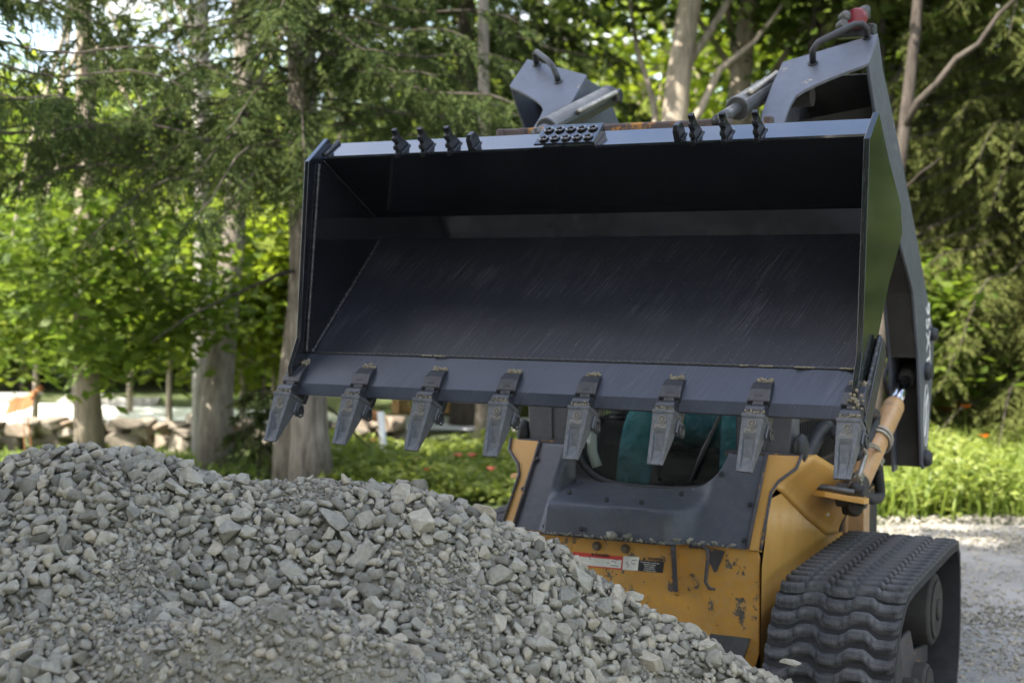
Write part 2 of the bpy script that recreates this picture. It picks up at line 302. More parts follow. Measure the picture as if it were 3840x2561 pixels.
# ---- mesh building
class MB:
    def __init__(s): s.v = []; s.f = []
    def add(s, vs, fs):
        o = len(s.v); s.v += [tuple(map(float, p)) for p in vs]; s.f += [tuple(i + o for i in f) for f in fs]; return s
    def box(s, c, size, rot=None):
        h = np.array(size) / 2
        P = np.array([(x, y, z) for x in (-1, 1) for y in (-1, 1) for z in (-1, 1)]) * h
        if rot is not None: P = P @ np.array(rot).T
        P = P + np.array(c)
        return s.add(P, [(0, 1, 3, 2), (4, 6, 7, 5), (0, 4, 5, 1), (2, 3, 7, 6), (0, 2, 6, 4), (1, 5, 7, 3)])
    def slab(s, A, B):
        """closed solid between two matching outlines"""
        n = len(A)
        return s.add(list(A) + list(B), [tuple(range(n))[::-1], tuple(range(n, 2 * n))] + [(i, (i + 1) % n, n + (i + 1) % n, n + i) for i in range(n)])
    def prism_x(s, yz, x0, x1):
        return s.slab([(x0, y, z) for y, z in yz], [(x1, y, z) for y, z in yz])
    def plate(s, P, off):
        """thicken a 3-D outline by the vector off"""
        P = [np.array(p, float) for p in P]; off = np.array(off, float)
        return s.slab(P, [p + off for p in P])
    def tube(s, pts, r, seg=10, cap=True):
        pts = [np.array(p, float) for p in pts]; n = len(pts)
        rs = [r] * n if np.isscalar(r) else list(r)
        o = len(s.v); prev = None
        for i, p in enumerate(pts):
            t = pts[min(i + 1, n - 1)] - pts[max(i - 1, 0)]; t = t / (np.linalg.norm(t) + 1e-9)
            if prev is None:
                a = np.array([0, 0, 1.0]) if abs(t[2]) < 0.9 else np.array([1.0, 0, 0])
                u = np.cross(t, a)
            else: u = prev - t * (prev @ t)
            u = u / np.linalg.norm(u); prev = u; v2 = np.cross(t, u)
            for k in range(seg):
                an = 2 * math.pi * k / seg
                s.v.append(tuple(p + rs[i] * (u * math.cos(an) + v2 * math.sin(an))))
        for i in range(n - 1):
            for k in range(seg):
                a = o + i * seg + k; b = o + i * seg + (k + 1) % seg
                s.f.append((a, b, b + seg, a + seg))
        if cap:
            s.f.append(tuple(o + k for k in range(seg))[::-1]); s.f.append(tuple(o + (n - 1) * seg + k for k in range(seg)))
        return s
    def cyl(s, a, b, r, seg=16): return s.tube([a, b], r, seg)
    def torus(s, c, R, r, ax, seg=20, rs=8):
        ax = np.array(ax, float); ax /= np.linalg.norm(ax)
        u = np.cross(ax, (0, 0, 1) if abs(ax[2]) < 0.9 else (1, 0, 0)); u /= np.linalg.norm(u); v = np.cross(ax, u)
        o = len(s.v)
        for i in range(seg):
            a = 2 * math.pi * i / seg; d = u * math.cos(a) + v * math.sin(a)
            for j in range(rs):
                b = 2 * math.pi * j / rs
                s.v.append(tuple(np.array(c) + d * (R + r * math.cos(b)) + ax * r * math.sin(b)))
        for i in range(seg):
            for j in range(rs):
                s.f.append((o + i * rs + j, o + ((i + 1) % seg) * rs + j, o + ((i + 1) % seg) * rs + (j + 1) % rs, o + i * rs + (j + 1) % rs))
        return s
    def ball(s, c, rad, seg=12, rings=8, jit=0.0):
        o = len(s.v); rad = np.array([rad] * 3 if np.isscalar(rad) else rad)
        for i in range(rings + 1):
            th = math.pi * i / rings
            for k in range(seg):
                an = 2 * math.pi * k / seg
                d = np.array([math.sin(th) * math.cos(an), math.sin(th) * math.sin(an), math.cos(th)])
                if jit: d = d * (1 + jit * mnoise.noise(Vector(d * 2.3 + np.array(c) * 40)))
                s.v.append(tuple(np.array(c) + d * rad))
        for i in range(rings):
            for k in range(seg):
                a = o + i * seg + k; b = o + i * seg + (k + 1) % seg
                s.f.append((a, a + seg, b + seg, b))
        return s
    def mesh(s, name, mat, smooth=False):
        me = bpy.data.meshes.new(name); me.from_pydata(s.v, [], s.f); me.update()
        bm = bmesh.new(); bm.from_mesh(me)
        bmesh.ops.remove_doubles(bm, verts=bm.verts, dist=1e-6); bmesh.ops.recalc_face_normals(bm, faces=bm.faces); bm.to_mesh(me); bm.free()
        if mat: me.materials.append(M[mat] if isinstance(mat, str) else mat)
        if smooth:
            for p in me.polygons: p.use_smooth = True
        return me
    def build(s, name, mat, parent=None, smooth=False, bevel=0.0, seg=2):
        return put(name, s.mesh(name, mat, smooth), parent, bevel, seg)

def world_of(o):
    m = Matrix.Identity(4)
    while o is not None:
        m = o.matrix_basis.copy() if o.parent is None else o.matrix_parent_inverse @ o.matrix_basis
        return m if o.parent is None else world_of(o.parent) @ m
def put(name, me, parent=None, bevel=0.0, seg=2, mw=None):
    o = bpy.data.objects.new(name, me); COL.objects.link(o)
    if mw is not None: o.matrix_basis = mw
    if parent is not None:
        o.parent = parent; o.matrix_parent_inverse = world_of(parent).inverted()
    if bevel:
        b = o.modifiers.new('edge', 'BEVEL'); b.width = bevel; b.segments = seg; b.limit_method = 'ANGLE'; b.angle_limit = math.radians(35)
    return o
def tag(o, label=None, cat=None, group=None, kind=None):
    for k, v in (('label', label), ('category', cat), ('group', group), ('kind', kind)):
        if v: o[k] = v
    return o
def empty(name, loc, label, cat, group=None):
    o = bpy.data.objects.new(name, None); COL.objects.link(o); o.location = loc; o.empty_display_size = 0.2
    return tag(o, label, cat, group)
def np_mesh(name, V, Fc, mat, smooth=False):
    """mesh from arrays; all faces have the same number of corners"""
    me = bpy.data.meshes.new(name); V = np.asarray(V, np.float32); Fc = np.asarray(Fc, np.int32)
    k = Fc.shape[1]
    me.vertices.add(len(V)); me.vertices.foreach_set('co', V.ravel())
    me.loops.add(Fc.size); me.loops.foreach_set('vertex_index', Fc.ravel())
    me.polygons.add(len(Fc)); me.polygons.foreach_set('loop_start', np.arange(0, Fc.size, k, dtype=np.int32))
    me.polygons.foreach_set('loop_total', np.full(len(Fc), k, np.int32))
    if smooth: me.polygons.foreach_set('use_smooth', np.ones(len(Fc), bool))
    me.update(calc_edges=True); me.validate()
    me.materials.append(M[mat] if isinstance(mat, str) else mat)
    return me
def text_mesh(name, body, size, mat, thick=0.0006, bold=0.0):
    cu = bpy.data.curves.new(name, 'FONT'); cu.body = body; cu.size = size; cu.align_x = 'CENTER'; cu.align_y = 'CENTER'
    cu.extrude = thick; cu.offset = bold; cu.resolution_u = 3
    t = bpy.data.objects.new(name, cu); COL.objects.link(t)
    bpy.context.view_layer.update()
    me = bpy.data.meshes.new_from_object(t.evaluated_get(bpy.context.evaluated_depsgraph_get()))
    bpy.data.objects.remove(t); me.materials.clear(); me.materials.append(M[mat]); return me
def frame(o, x, y):
    """matrix with local x along x, local y along y, at o"""
    x = Vector(x).normalized(); z = x.cross(Vector(y)).normalized(); y = z.cross(x)
    return Matrix(((x[0], y[0], z[0], o[0]), (x[1], y[1], z[1], o[1]), (x[2], y[2], z[2], o[2]), (0, 0, 0, 1)))
def mirror(P, c=-2.06): return [np.array((2 * c - p[0], p[1], p[2])) for p in P]

# ------------------------------------------------------------------ the ground
def sheet(name, pts, z, mat, label=None):
    mb = MB(); mb.add([(p[0], p[1], z) for p in pts], [tuple(range(len(pts)))])
    o = mb.build(name, mat); o['kind'] = 'structure'
    if o.data.polygons[0].normal.z < 0: o.data.flip_normals()
    return o
sheet('ground', [(-300, -300), (300, -300), (300, 300), (-300, 300)], -0.01, 'soil')
# gravel yard: an uneven sheet reaching to the weeds, its far rim ragged
def yard():
    nx, ny = 150, 70; V = []; 
    for j in range(ny):
        for i in range(nx):
            xc = -16 + 34 * i / (nx - 1); far = 10.75 + 0.16 * math.sin(xc * 1.7) + 0.12 * math.sin(xc * 4.3 + 1)
            if xc < -0.5: far += 0.6
            zc = -12 + (far + 12) * (j / (ny - 1)) ** 0.7
            p = cw(xc, zc); h = 0.012 + 0.02 * mnoise.noise(Vector((p[0] * 1.3, p[1] * 1.3, 0))) + 0.02
            V.append((p[0], p[1], h if j < ny - 1 else -0.008))
    Fq = [(j * nx + i, j * nx + i + 1, (j + 1) * nx + i + 1, (j + 1) * nx + i) for j in range(ny - 1) for i in range(nx - 1)]
    o = put('gravel_yard', np_mesh('gravel_yard', V, Fq, 'yard', True)); o['kind'] = 'structure'
yard()
drv = [cpx(-900, 17.4), cpx(700, 17.2), cpx(1400, 17.0), cpx(3000, 16.4), cpx(3000, 17.6), cpx(1900, 18.3), cpx(1250, 18.8), cpx(700, 19.6), cpx(-900, 21.4)]
sheet('driveway', drv, 0.012, 'drive')

# ------------------------------------------------------------------ the gravel pile
SIL = [(-700, 1790), (-300, 1745), (0, 1722), (130, 1700), (330, 1672), (500, 1682), (700, 1727), (930, 1768), (1060, 1776), (1200, 1768), (1330, 1790), (1560, 1810),
       (1750, 1868), (1900, 1940), (2060, 2020), (2150, 2095), (2330, 2195), (2460, 2300), (2600, 2385), (2780, 2480), (2970, 2575), (3150, 2700), (3400, 2900)]
ZCREST = 4.28
sx = np.array([(p[0] - CX) / F_PX * ZCREST for p in SIL]); sz = np.array([EYE - (p[1] + 36 - 1010.5) / F_PX * ZCREST for p in SIL])
def fbm(x, y, s, seed=0.0, o=4):
    return mnoise.fractal(Vector((x * s, y * s, seed)), 1.0, 2.0, o)
def pile_h(xc, zc):
    hc = float(np.interp(xc, sx, sz))
    if xc < sx[0]: hc -= (sx[0] - xc) * 0.6
    if xc > sx[-1]: hc -= (xc - sx[-1]) * 0.7
    d = zc - ZCREST
    k = 0.16
    if d < 0: h = hc - 0.66 * (math.sqrt(d * d + k * k) - k)
    else: h = hc - 0.78 * (math.sqrt(d * d + k * k) - k)
    h += 0.045 * fbm(xc, zc, 2.2, 3.1) + 0.02 * fbm(xc, zc, 7, 8.3)
    # hollow left of the middle and the low mound of fines near the camera
    h -= 0.05 * math.exp(-((xc + 0.55) / 0.35) ** 2 - ((zc - 3.95) / 0.25) ** 2)
    mx = (1040 - CX) / F_PX * 3.5
    h += 0.285 * math.exp(-((xc - mx) / 0.46) ** 2 - ((zc - 3.40) / 0.20) ** 2)
    return h
def is_fines(xc, zc):
    mx = (1040 - CX) / F_PX * 3.5
    e = math.exp(-((xc - mx) / 0.50) ** 2 - ((zc - 3.42) / 0.17) ** 2)
    n = fbm(xc, zc, 2.6, 21.0, 3)
    px_ = CX + xc / zc * F_PX
    n += 0.5 * math.exp(-((px_ - 1000) / 180) ** 2 - ((zc - 4.22) / 0.12) ** 2)
    return max(1.5 * e if e > 0.42 else 0, n * 1.25 - 0.16)
PX0, PX1, PZ0, PZ1 = -2.35, 1.45, 2.7, 6.2
pile = None
def make_pile():
    global pile
    nx, nz = 230, 190; V = []
    for j in range(nz):
        for i in range(nx):
            xc = PX0 + (PX1 - PX0) * i / (nx - 1); zc = PZ0 + (PZ1 - PZ0) * j / (nz - 1)
            h = pile_h(xc, zc) - (0.011 if is_fines(xc, zc) < 0.2 else 0.0) + 0.006 * mnoise.noise(Vector((xc * 40, zc * 40, 0))) + 0.004 * mnoise.noise(Vector((xc * 95, zc * 95, 4)))
            V.append(cw(xc, zc, max(h, 0.0)))
    Fq = [(j * nx + i, j * nx + i + 1, (j + 1) * nx + i + 1, (j + 1) * nx + i) for j in range(nz - 1) for i in range(nx - 1)]
    pile = put('gravel_pile', np_mesh('gravel_pile', V, Fq, 'fines', True))
    tag(pile, 'big heap of grey crushed stone in front of the loader', 'gravel pile')
    # stone shapes
    def hull(npt, seed, bev):
        rnd = random.Random(seed); bm = bmesh.new()
        ax = [1.0, rnd.uniform(0.6, 0.95), rnd.uniform(0.42, 0.75)]
        for _ in range(npt):
            d = Vector([rnd.uniform(-1, 1) for _ in range(3)])
            m_ = max(abs(c) for c in d); l = d.length
            d = d / (m_ ** 0.45 * l ** 0.55) * rnd.uniform(0.82, 1.0)
            bm.verts.new((d.x * ax[0], d.y * ax[1], d.z * ax[2]))
        r = bmesh.ops.convex_hull(bm, input=bm.verts)
        bmesh.ops.delete(bm, geom=list({g for g in r['geom_interior'] + r['geom_unused'] if isinstance(g, bmesh.types.BMVert)}), context='VERTS')
        bmesh.ops.dissolve_limit(bm, angle_limit=math.radians(14), verts=bm.verts, edges=bm.edges)
        if bev: bmesh.ops.bevel(bm, geom=list(bm.edges), offset=bev, segments=1, affect='EDGES', profile=0.6, clamp_overlap=True)
        bmesh.ops.triangulate(bm, faces=bm.faces)
        bmesh.ops.recalc_face_normals(bm, faces=bm.faces)
        me = bpy.data.meshes.new('stone'); bm.to_mesh(me); bm.free()
        sc = max(max(abs(c) for c in v.co) for v in me.vertices)
        for v in me.vertices: v.co /= sc
        me.materials.append(M['stone']); return me
    big = [hull(15, 100 + i, 0.028) for i in range(26)]
    small = [hull(8, 300 + i, 0.0) for i in range(18)]; mids = [hull(14, 400 + i, 0.0) for i in range(24)]
    def arr(me):
        V = np.array([v.co[:] for v in me.vertices]); Fc = np.array([p.vertices[:] for p in me.polygons]); return V, Fc
    big_a = [arr(m) for m in big]; small_a = [arr(m) for m in small]; mid_a = [arr(m) for m in mids]
    # packing, large first
    cell = 0.048; grid = {}
    stones = []
    def try_add(xc, zc, r, pack):
        h = pile_h(xc, zc); p = np.array((xc, zc, h)); gi = (int(xc // cell), int(zc // cell))
        for di in (-2, -1, 0, 1, 2):
            for dj in (-2, -1, 0, 1, 2):
                for q, rq in grid.get((gi[0] + di, gi[1] + dj), ()):
                    dd = (q[0] - xc) ** 2 + (q[1] - zc) ** 2 + (q[2] - h) ** 2
                    if dd < (pack * (r + rq)) ** 2: return False
        grid.setdefault(gi, []).append((p, r)); stones.append((xc, zc, h, r)); return True
    rnd = random.Random(11)
    def region():
        zc = rnd.uniform(3.28, 4.75); xc = rnd.uniform(-0.43, 0.30) * zc
        if zc > 4.5 and rnd.random() < 0.4: zc = rnd.uniform(4.1, 4.5)
        return xc, zc
    for n_try, r0, r1, pack, thr in ((150, 0.026, 0.041, 0.95, 0.15), (6500, 0.0170, 0.0255, 0.73, 0.25), (19000, 0.0118, 0.0170, 0.68, 0.36), (22000, 0.007, 0.0118, 0.64, 0.6), (9000, 0.006, 0.009, 0.66, 0.9)):
        for _ in range(n_try):
            xc, zc = region(); f = is_fines(xc, zc)
            if f > thr and rnd.random() < (0.97 if r0 > 0.014 else 0.8): continue
            try_add(xc, zc, rnd.uniform(r0, r1), pack)
    for _ in range(30000):                       # chips lying in the patches of fines
        xc, zc = region()
        if is_fines(xc, zc) < 0.12: continue
        r = 0.003 + 0.009 * rnd.random() ** 2; stones.append((xc, zc, pile_h(xc, zc), r))
    # how large each shows
    order = sorted(range(len(stones)), key=lambda i: -(stones[i][3] / stones[i][1]) if (stones[i][1] < 4.42 and 0 < CX + stones[i][0] / stones[i][1] * F_PX < 3000) else 0)
    chosen = set(order[:300])
    Vs, Fs, off = [], [], 0
    for i, (xc, zc, h, r) in enumerate(stones):
        e = 0.03
        nx_ = -(pile_h(xc + e, zc) - pile_h(xc - e, zc)) / (2 * e); nz_ = -(pile_h(xc, zc + e) - pile_h(xc, zc - e)) / (2 * e)
        nrm = Vector(RT * nx_ + F0 * nz_ + np.array([0, 0, 1.0])).normalized()
        q = nrm.to_track_quat('Z', 'Y') @ Matrix.Rotation(rnd.uniform(0, 6.283), 3, 'Z').to_quaternion()
        tilt = rnd.gauss(0, 0.55); q = q @ Matrix.Rotation(tilt, 3, 'X').to_quaternion() @ Matrix.Rotation(rnd.gauss(0, 0.4), 3, 'Y').to_quaternion()
        s = r * 1.18; p = cw(xc, zc, h) + np.array(nrm) * r * rnd.uniform(0.05, 0.55)
        if i in chosen:
            mw = Matrix.Translation(p) @ q.to_matrix().to_4x4() @ Matrix.Diagonal((s, s * rnd.uniform(0.85, 1.1), s * rnd.uniform(0.85, 1.2), 1))
            put('stone', big[i % len(big)], pile, mw=mw)
        else:
            V, Fc = (big_a[i % len(big_a)] if r > 0.0195 else mid_a[i % len(mid_a)] if r > 0.0115 else small_a[i % len(small_a)])
            R = np.array(q.to_matrix()); V2 = (V * (s, s * rnd.uniform(0.8, 1.1), s * rnd.uniform(0.8, 1.2))) @ R.T + p
            Vs.append(V2); Fs.append(Fc + off); off += len(V2)
    g = put('gravel', np_mesh('gravel', np.concatenate(Vs), np.concatenate(Fs), 'stone'), pile); g['kind'] = 'stuff'
    return big, big_a, small_a
STONES, STONE_A, CHIP_A = make_pile()

def scatter(pts, name, parent=None, kind='stuff', mat='stone', arrs=None):
    arrs = arrs or CHIP_A; Vs, Fs, off = [], [], 0
    for i, (p, r) in enumerate(pts):
        V, Fc = arrs[i % len(arrs)]; a = random.uniform(0, 6.28); t = random.uniform(-0.6, 0.6)
        R = np.array(Matrix.Rotation(a, 3, 'Z') @ Matrix.Rotation(t, 3, 'X')); V2 = (V * r) @ R.T + np.array(p)
        Vs.append(V2); Fs.append(Fc + off); off += len(V2)
    o = put(name, np_mesh(name, np.concatenate(Vs), np.concatenate(Fs), mat), parent)
    if kind: o['kind'] = kind
    return o
pts = []
for _ in range(15000):
    zc = random.uniform(5.5, 10.9); xc = random.uniform(0.20, 0.42) * zc
    pts.append((cw(xc, zc, 0.028 + random.uniform(0, 0.006)), random.choice((0.006, 0.008, 0.010, 0.012, 0.02))))
scatter(pts, 'loose_gravel').__setitem__('label', 'loose grey gravel strewn over the yard beside the track')

# ------------------------------------------------------------------ the loader
XC = -2.06
L0 = empty('track_loader', (XC, 6.2, 0.03), 'yellow and grey compact track loader with its black toothed bucket raised', 'track loader')
XL, XR = -3.11, -1.01
lip_f, lip_r = (4.63, 2.353), (4.735, 2.415)
fU, fL, wl = (5.014, 2.133), (5.037, 2.045), (4.541, 1.590)
ed, eb = (4.424, 1.487), (4.404, 1.452)

# bucket shell: top sheet, back band and floor as one bent plate
def strip(profile, x0, x1, thick, nx=1):
    mb = MB(); P = [np.array(p) for p in profile]; n = len(P); off = []
    for i in range(n):
        t = P[min(i + 1, n - 1)] - P[max(i - 1, 0)]; t /= np.linalg.norm(t); off.append(P[i] + np.array([t[1], -t[0]]) * thick)
    mb.prism_x([tuple(p) for p in P] + [tuple(p) for p in off[::-1]], x0, x1); return mb
bucket = strip([(lip_f[0] - 0.004, lip_f[1] - 0.006), fU], XL - 0.008, XR + 0.008, -0.010).build('bucket', 'bucket_gloss', L0)
strip([fU, fL], XL - 0.009, XR + 0.009, -0.010).build('back_band', 'bucket_gloss', bucket)
strip([fL, wl], XL - 0.007, XR + 0.007, -0.010).build('floor_plate', 'bucket_floor', bucket)
s_lip = np.array([lip_r[0] - lip_f[0], lip_r[1] - lip_f[1]]); s_lip /= np.linalg.norm(s_lip); n_lip = np.array([-s_lip[1], s_lip[0]])
MB().prism_x([lip_f, lip_r, (lip_r[0] + 0.03, lip_r[1] - 0.02), (lip_r[0] + 0.02, lip_r[1] - 0.12), (lip_f[0] + 0.01, lip_f[1] - 0.012)], XL + 0.001, XR - 0.001).build('top_lip', 'bucket_gloss', bucket, bevel=0.003)
# cutting edge, thicker than the floor and proud of it
d_e = np.array([ed[0] - wl[0], ed[1] - wl[1]]); d_e /= np.linalg.norm(d_e); n_e = np.array([d_e[1], -d_e[0]])
if n_e[1] < 0: n_e = -n_e
w2 = np.array(wl) + n_e * 0.012; e2 = np.array(ed) + n_e * 0.010
ce = MB(); ce.prism_x([tuple(w2), tuple(e2), (eb[0], eb[1]), (eb[0] + 0.03, eb[1] - 0.006), (wl[0] + 0.012, wl[1] - 0.035)], XL - 0.03, XR + 0.02)
ce.build('cutting_edge', 'edge_steel', bucket, bevel=0.003)
def bead(pts, r, name='weld_bead', jitter=0.25, parent=None, step=0.012, mat='weld'):
    P = [np.array(p, float) for p in pts]; out = []; rr = []
    for a, b in zip(P, P[1:]):
        n = max(2, int(np.linalg.norm(b - a) / step))
        for k in range(n): out.append(a + (b - a) * k / n); rr.append(r * (1 + jitter * (1 if k % 2 else -1) * random.uniform(0.4, 1)))
    out.append(P[-1]); rr.append(r)
    return MB().tube(out, rr, 6).build(name, mat, parent or bucket, smooth=True)
bead([(XL, w2[0] + 0.006, w2[1] + 0.003), (XR, w2[0] + 0.006, w2[1] + 0.003)], 0.0065, jitter=0.2, mat='adapter')
bead([(XL + 0.004, fL[0] - 0.006, fL[1] - 0.01), (XL + 0.004, wl[0], wl[1] + 0.012)], 0.006)
bead([(XL + 0.004, fU[0] - 0.01, fU[1]), (XL + 0.004, lip_f[0], lip_f[1] - 0.015)], 0.005, mat='adapter')
bead([(XL + 0.006, lip_f[0] - 0.035, lip_f[1] - 0.03), (XL + 0.006, 4.50, 1.60)], 0.006)
bead([(XL + 0.004, lip_f[0] + 0.004, lip_f[1] + 0.008), (XL + 0.004, lip_r[0], lip_r[1] + 0.005)], 0.009, step=0.009)
bead([(XR - 0.004, lip_f[0] + 0.004, lip_f[1] + 0.006), (XR - 0.004, lip_r[0], lip_r[1] + 0.004)], 0.006, step=0.009)
# side plates
prof = [tuple(at(*p, X=-0.99)[1:]) for p in ((3262, 520), (3297, 420), (3334, 600), (3378, 765), (3384, 880), (3334, 1064), (3272, 1365), (3262, 1500), (3240, 1560))]
ff = [(4.415, 1.46), (4.412, 1.555), (4.47, 1.66)]
side = prof + ff
MB().prism_x(side, XR, XR + 0.02).build('side_plate', 'side_steel', bucket, bevel=0.002)
MB().prism_x(side, XL - 0.02, XL).build('side_plate', 'bucket_gloss', bucket, bevel=0.002)
for x0 in (XR + 0.021, XL - 0.045):   # wear strips on the lower flanks
    a = np.array((4.41, 1.45)); b = np.array((4.66, 1.70)); t = (b - a) / np.linalg.norm(b - a); n = np.array([t[1], -t[0]])
    MB().prism_x([tuple(a), tuple(b), tuple(b + n * 0.075), tuple(a + n * 0.075)], x0, x0 + 0.024).build('wear_strip', 'adapter', bucket, bevel=0.004)
    bead([(x0 + 0.012, a[0] - 0.002, a[1] + 0.03), (x0 + 0.012, b[0] - 0.004, b[1] + 0.004)], 0.008, step=0.008)
# teeth
TOP, TIP = np.array((4.352, 1.466)), np.array((4.268, 1.288))
td = (TIP - TOP) / np.linalg.norm(TIP - TOP); tl = float(np.linalg.norm(TIP - TOP)); tn = np.array([-td[1] * -1, td[0] * -1]); tn = np.array([td[1], -td[0]])
if tn[0] > 0: tn = -tn
def T(x, s, n): return (x, TOP[0] + td[0] * s + tn[0] * n, TOP[1] + td[1] * s + tn[1] * n)
def tooth_mesh():
    mb = MB(); W0, W1, D0, D1 = 0.0375, 0.0265, 0.090, 0.012
    ss = [0, 0.012, 0.016, 0.07, 0.085, 0.145, tl]
    rows = []
    for s in ss:
        k = s / tl; w_ = W0 + (W1 - W0) * k; d_ = D0 + (D1 - D0) * min(1, k * 1.02)
        if s < 0.013: w_ += 0.002
        dish = 0.0 if s < 0.08 else 0.015 * min(1, (s - 0.07) / 0.03) * (1 if s < 0.15 else 0.0)
        top = 0.003 if s < 0.013 else 0.0
        rows.append([(-w_, -d_), (-w_, top), (-w_ + 0.011, top), (-w_ + 0.016, top - dish), (w_ - 0.016, top - dish), (w_ - 0.011, top), (w_, top), (w_, -d_)])
    vs = [(x, s, n) for r_, s in zip(rows, ss) for x, n in r_]; k = 8
    fs = [(i * k + j, i * k + (j + 1) % k, (i + 1) * k + (j + 1) % k, (i + 1) * k + j) for i in range(len(ss) - 1) for j in range(k)]
    fs += [tuple(range(k))[::-1], tuple((len(ss) - 1) * k + j for j in range(k))]
    mb.add([T(*p) for p in vs], fs)
    # ears that take the retaining pin
    for sgn in (-1, 1):
        ear = [(0.018, -0.05), (0.018, -0.098), (0.05, -0.102), (0.075, -0.07), (0.065, -0.045)]
        A = [T(sgn * 0.036, s, n) for s, n in ear]; B = [T(sgn * 0.043, s, n) for s, n in ear]; mb.slab(A, B)
    return mb
def adapter_mesh():
    mb = MB()
    # nose block
    pr = [(-0.030, -0.008), (-0.012, 0.000), (0.03, -0.012), (0.03, -0.08), (-0.03, -0.088), (-0.055, -0.06)]
    mb.slab([T(-0.033, s, n) for s, n in pr], [T(0.033, s, n) for s, n in pr])
    # upper strap over the cutting edge
    a = np.array(T(0, -0.02, 0.0)[1:]); up = -d_e
    st = [(0.0, -0.012), (0.004, 0.014), (0.05, 0.022), (0.085, 0.016), (0.098, 0.002), (0.10, -0.02), (0.0, -0.03)]
    base = np.array((ed[0], ed[1])) + n_e * 0.012
    q0 = base - np.array(d_e) * -0.012
    def Q(x, s, n): p = q0 + up * s + n_e * n; return (x, p[0], p[1])
    wv = lambda s: 0.038 - 0.08 * max(0, s - 0.02)
    mb.slab([Q(-wv(s), s, n) for s, n in st], [Q(wv(s), s, n) for s, n in st])
    mb.slab([Q(-0.018, s, n + 0.008) for s, n in ((-0.01, 0), (0.03, 0.012), (0.034, 0.0), (-0.01, -0.02))], [Q(0.018, s, n + 0.008) for s, n in ((-0.01, 0), (0.03, 0.012), (0.034, 0.0), (-0.01, -0.02))])
    # lower strap
    ls = [(-0.03, -0.07), (0.02, -0.06), (0.09, -0.055), (0.09, -0.075), (-0.01, -0.098)]
    mb.slab([Q(-0.028, s, n) for s, n in ls], [Q(0.028, s, n) for s, n in ls])
    return mb, Q
am, Q = adapter_mesh()
tm = tooth_mesh().mesh('tooth', 'tooth'); ad_m = am.mesh('tooth_adapter', 'adapter')
pin_m = MB().cyl(T(-0.049, 0.05, -0.075), T(0.049, 0.05, -0.075), 0.012, 12).torus(T(0.047, 0.05, -0.075), 0.02, 0.0035, (1, 0, 0)).mesh('tooth_pin', 'adapter')
emb = MB().torus(T(0, 0.035, 0.0012), 0.0125, 0.0022, (0, tn[0], tn[1]), 18, 6)
for k in range(4):
    an = k * math.pi / 4; c_, s_ = math.cos(an) * 0.009, math.sin(an) * 0.009
    emb.tube([T(-c_, 0.035 - s_, 0.001), T(c_, 0.035 + s_, 0.001)], 0.0014, 5)
emb_m = emb.mesh('cast_emblem', 'sand_dull')
txt_m = text_mesh('cast_lettering', 'P4G0', 0.019, 'sand_dull', 0.001, 0.0006)
nt_ = (0, tn[0], tn[1])
txt_mw = frame(T(0, 0.058, 0.0008), (1, 0, 0), (0, -td[0], -td[1]))
for i in range(8):
    x = -3.110 + 0.3008 * i; mw = Matrix.Translation((x, 0, 0))
    put('tooth', tm, bucket, 0.0022, 2, mw @ Matrix.Translation((0, *TOP)) @ Matrix.Rotation(random.uniform(-0.03, 0.03), 4, 'X') @ Matrix.Rotation(random.uniform(-0.03, 0.03), 4, 'Y') @ Matrix.Diagonal((random.uniform(0.97, 1.02), 1, random.uniform(0.95, 1.01), 1)) @ Matrix.Translation((0, -TOP[0], -TOP[1]))); put('tooth_adapter', ad_m, bucket, 0.004, 2, mw); put('tooth_pin', pin_m, bucket, mw=mw)
    put('cast_emblem', emb_m, bucket, mw=mw); put('cast_lettering', txt_m, bucket, mw=mw @ txt_mw)
    # sand caught on the ledges
    mb = MB()
    for k in range(90 if i in (0, 7) else 50):
        s = random.gauss(0.101, 0.005); xx = random.uniform(-0.026, 0.026)
        mb.ball(Q(x + xx, s + (random.uniform(0, 0.02) if i == 0 else 0), random.uniform(0.002, 0.011)), random.uniform(0.0025, 0.0058), 6, 4, 0.3)
    mb.build('sand_clump', 'sand', bucket); mb = MB()
    for k in range(34):
        mb.ball(T(x + random.uniform(-0.03, 0.033), -0.005 + random.gauss(0, 0.003), random.uniform(-0.006, 0.0)), random.uniform(0.002, 0.0042), 6, 4, 0.3)
    mb.build('sand_clump', 'sand', bucket)
for xs, n_ in (((-0.95 - 0.12, -1.03), 30), ((-1.30, -1.40), 12), ((-1.16, -1.22), 14), ((-2.50, -2.62), 12)):
    mb = MB()
    for k in range(n_):
        mb.ball((random.uniform(*xs), w2[0] + random.gauss(0.0, 0.004), w2[1] + 0.005), (0.008, 0.004, 0.003), 6, 4, 0.3)
    mb.build('sand_clump', 'sand', bucket)
mb = MB()
for k in range(40): mb.ball((-0.995 + random.gauss(0, 0.008), 4.40 + random.gauss(0, 0.008), 1.50 + random.gauss(0, 0.016)), 0.006, 6, 4, 0.3)
mb.build('sand_clump', 'sand', bucket)
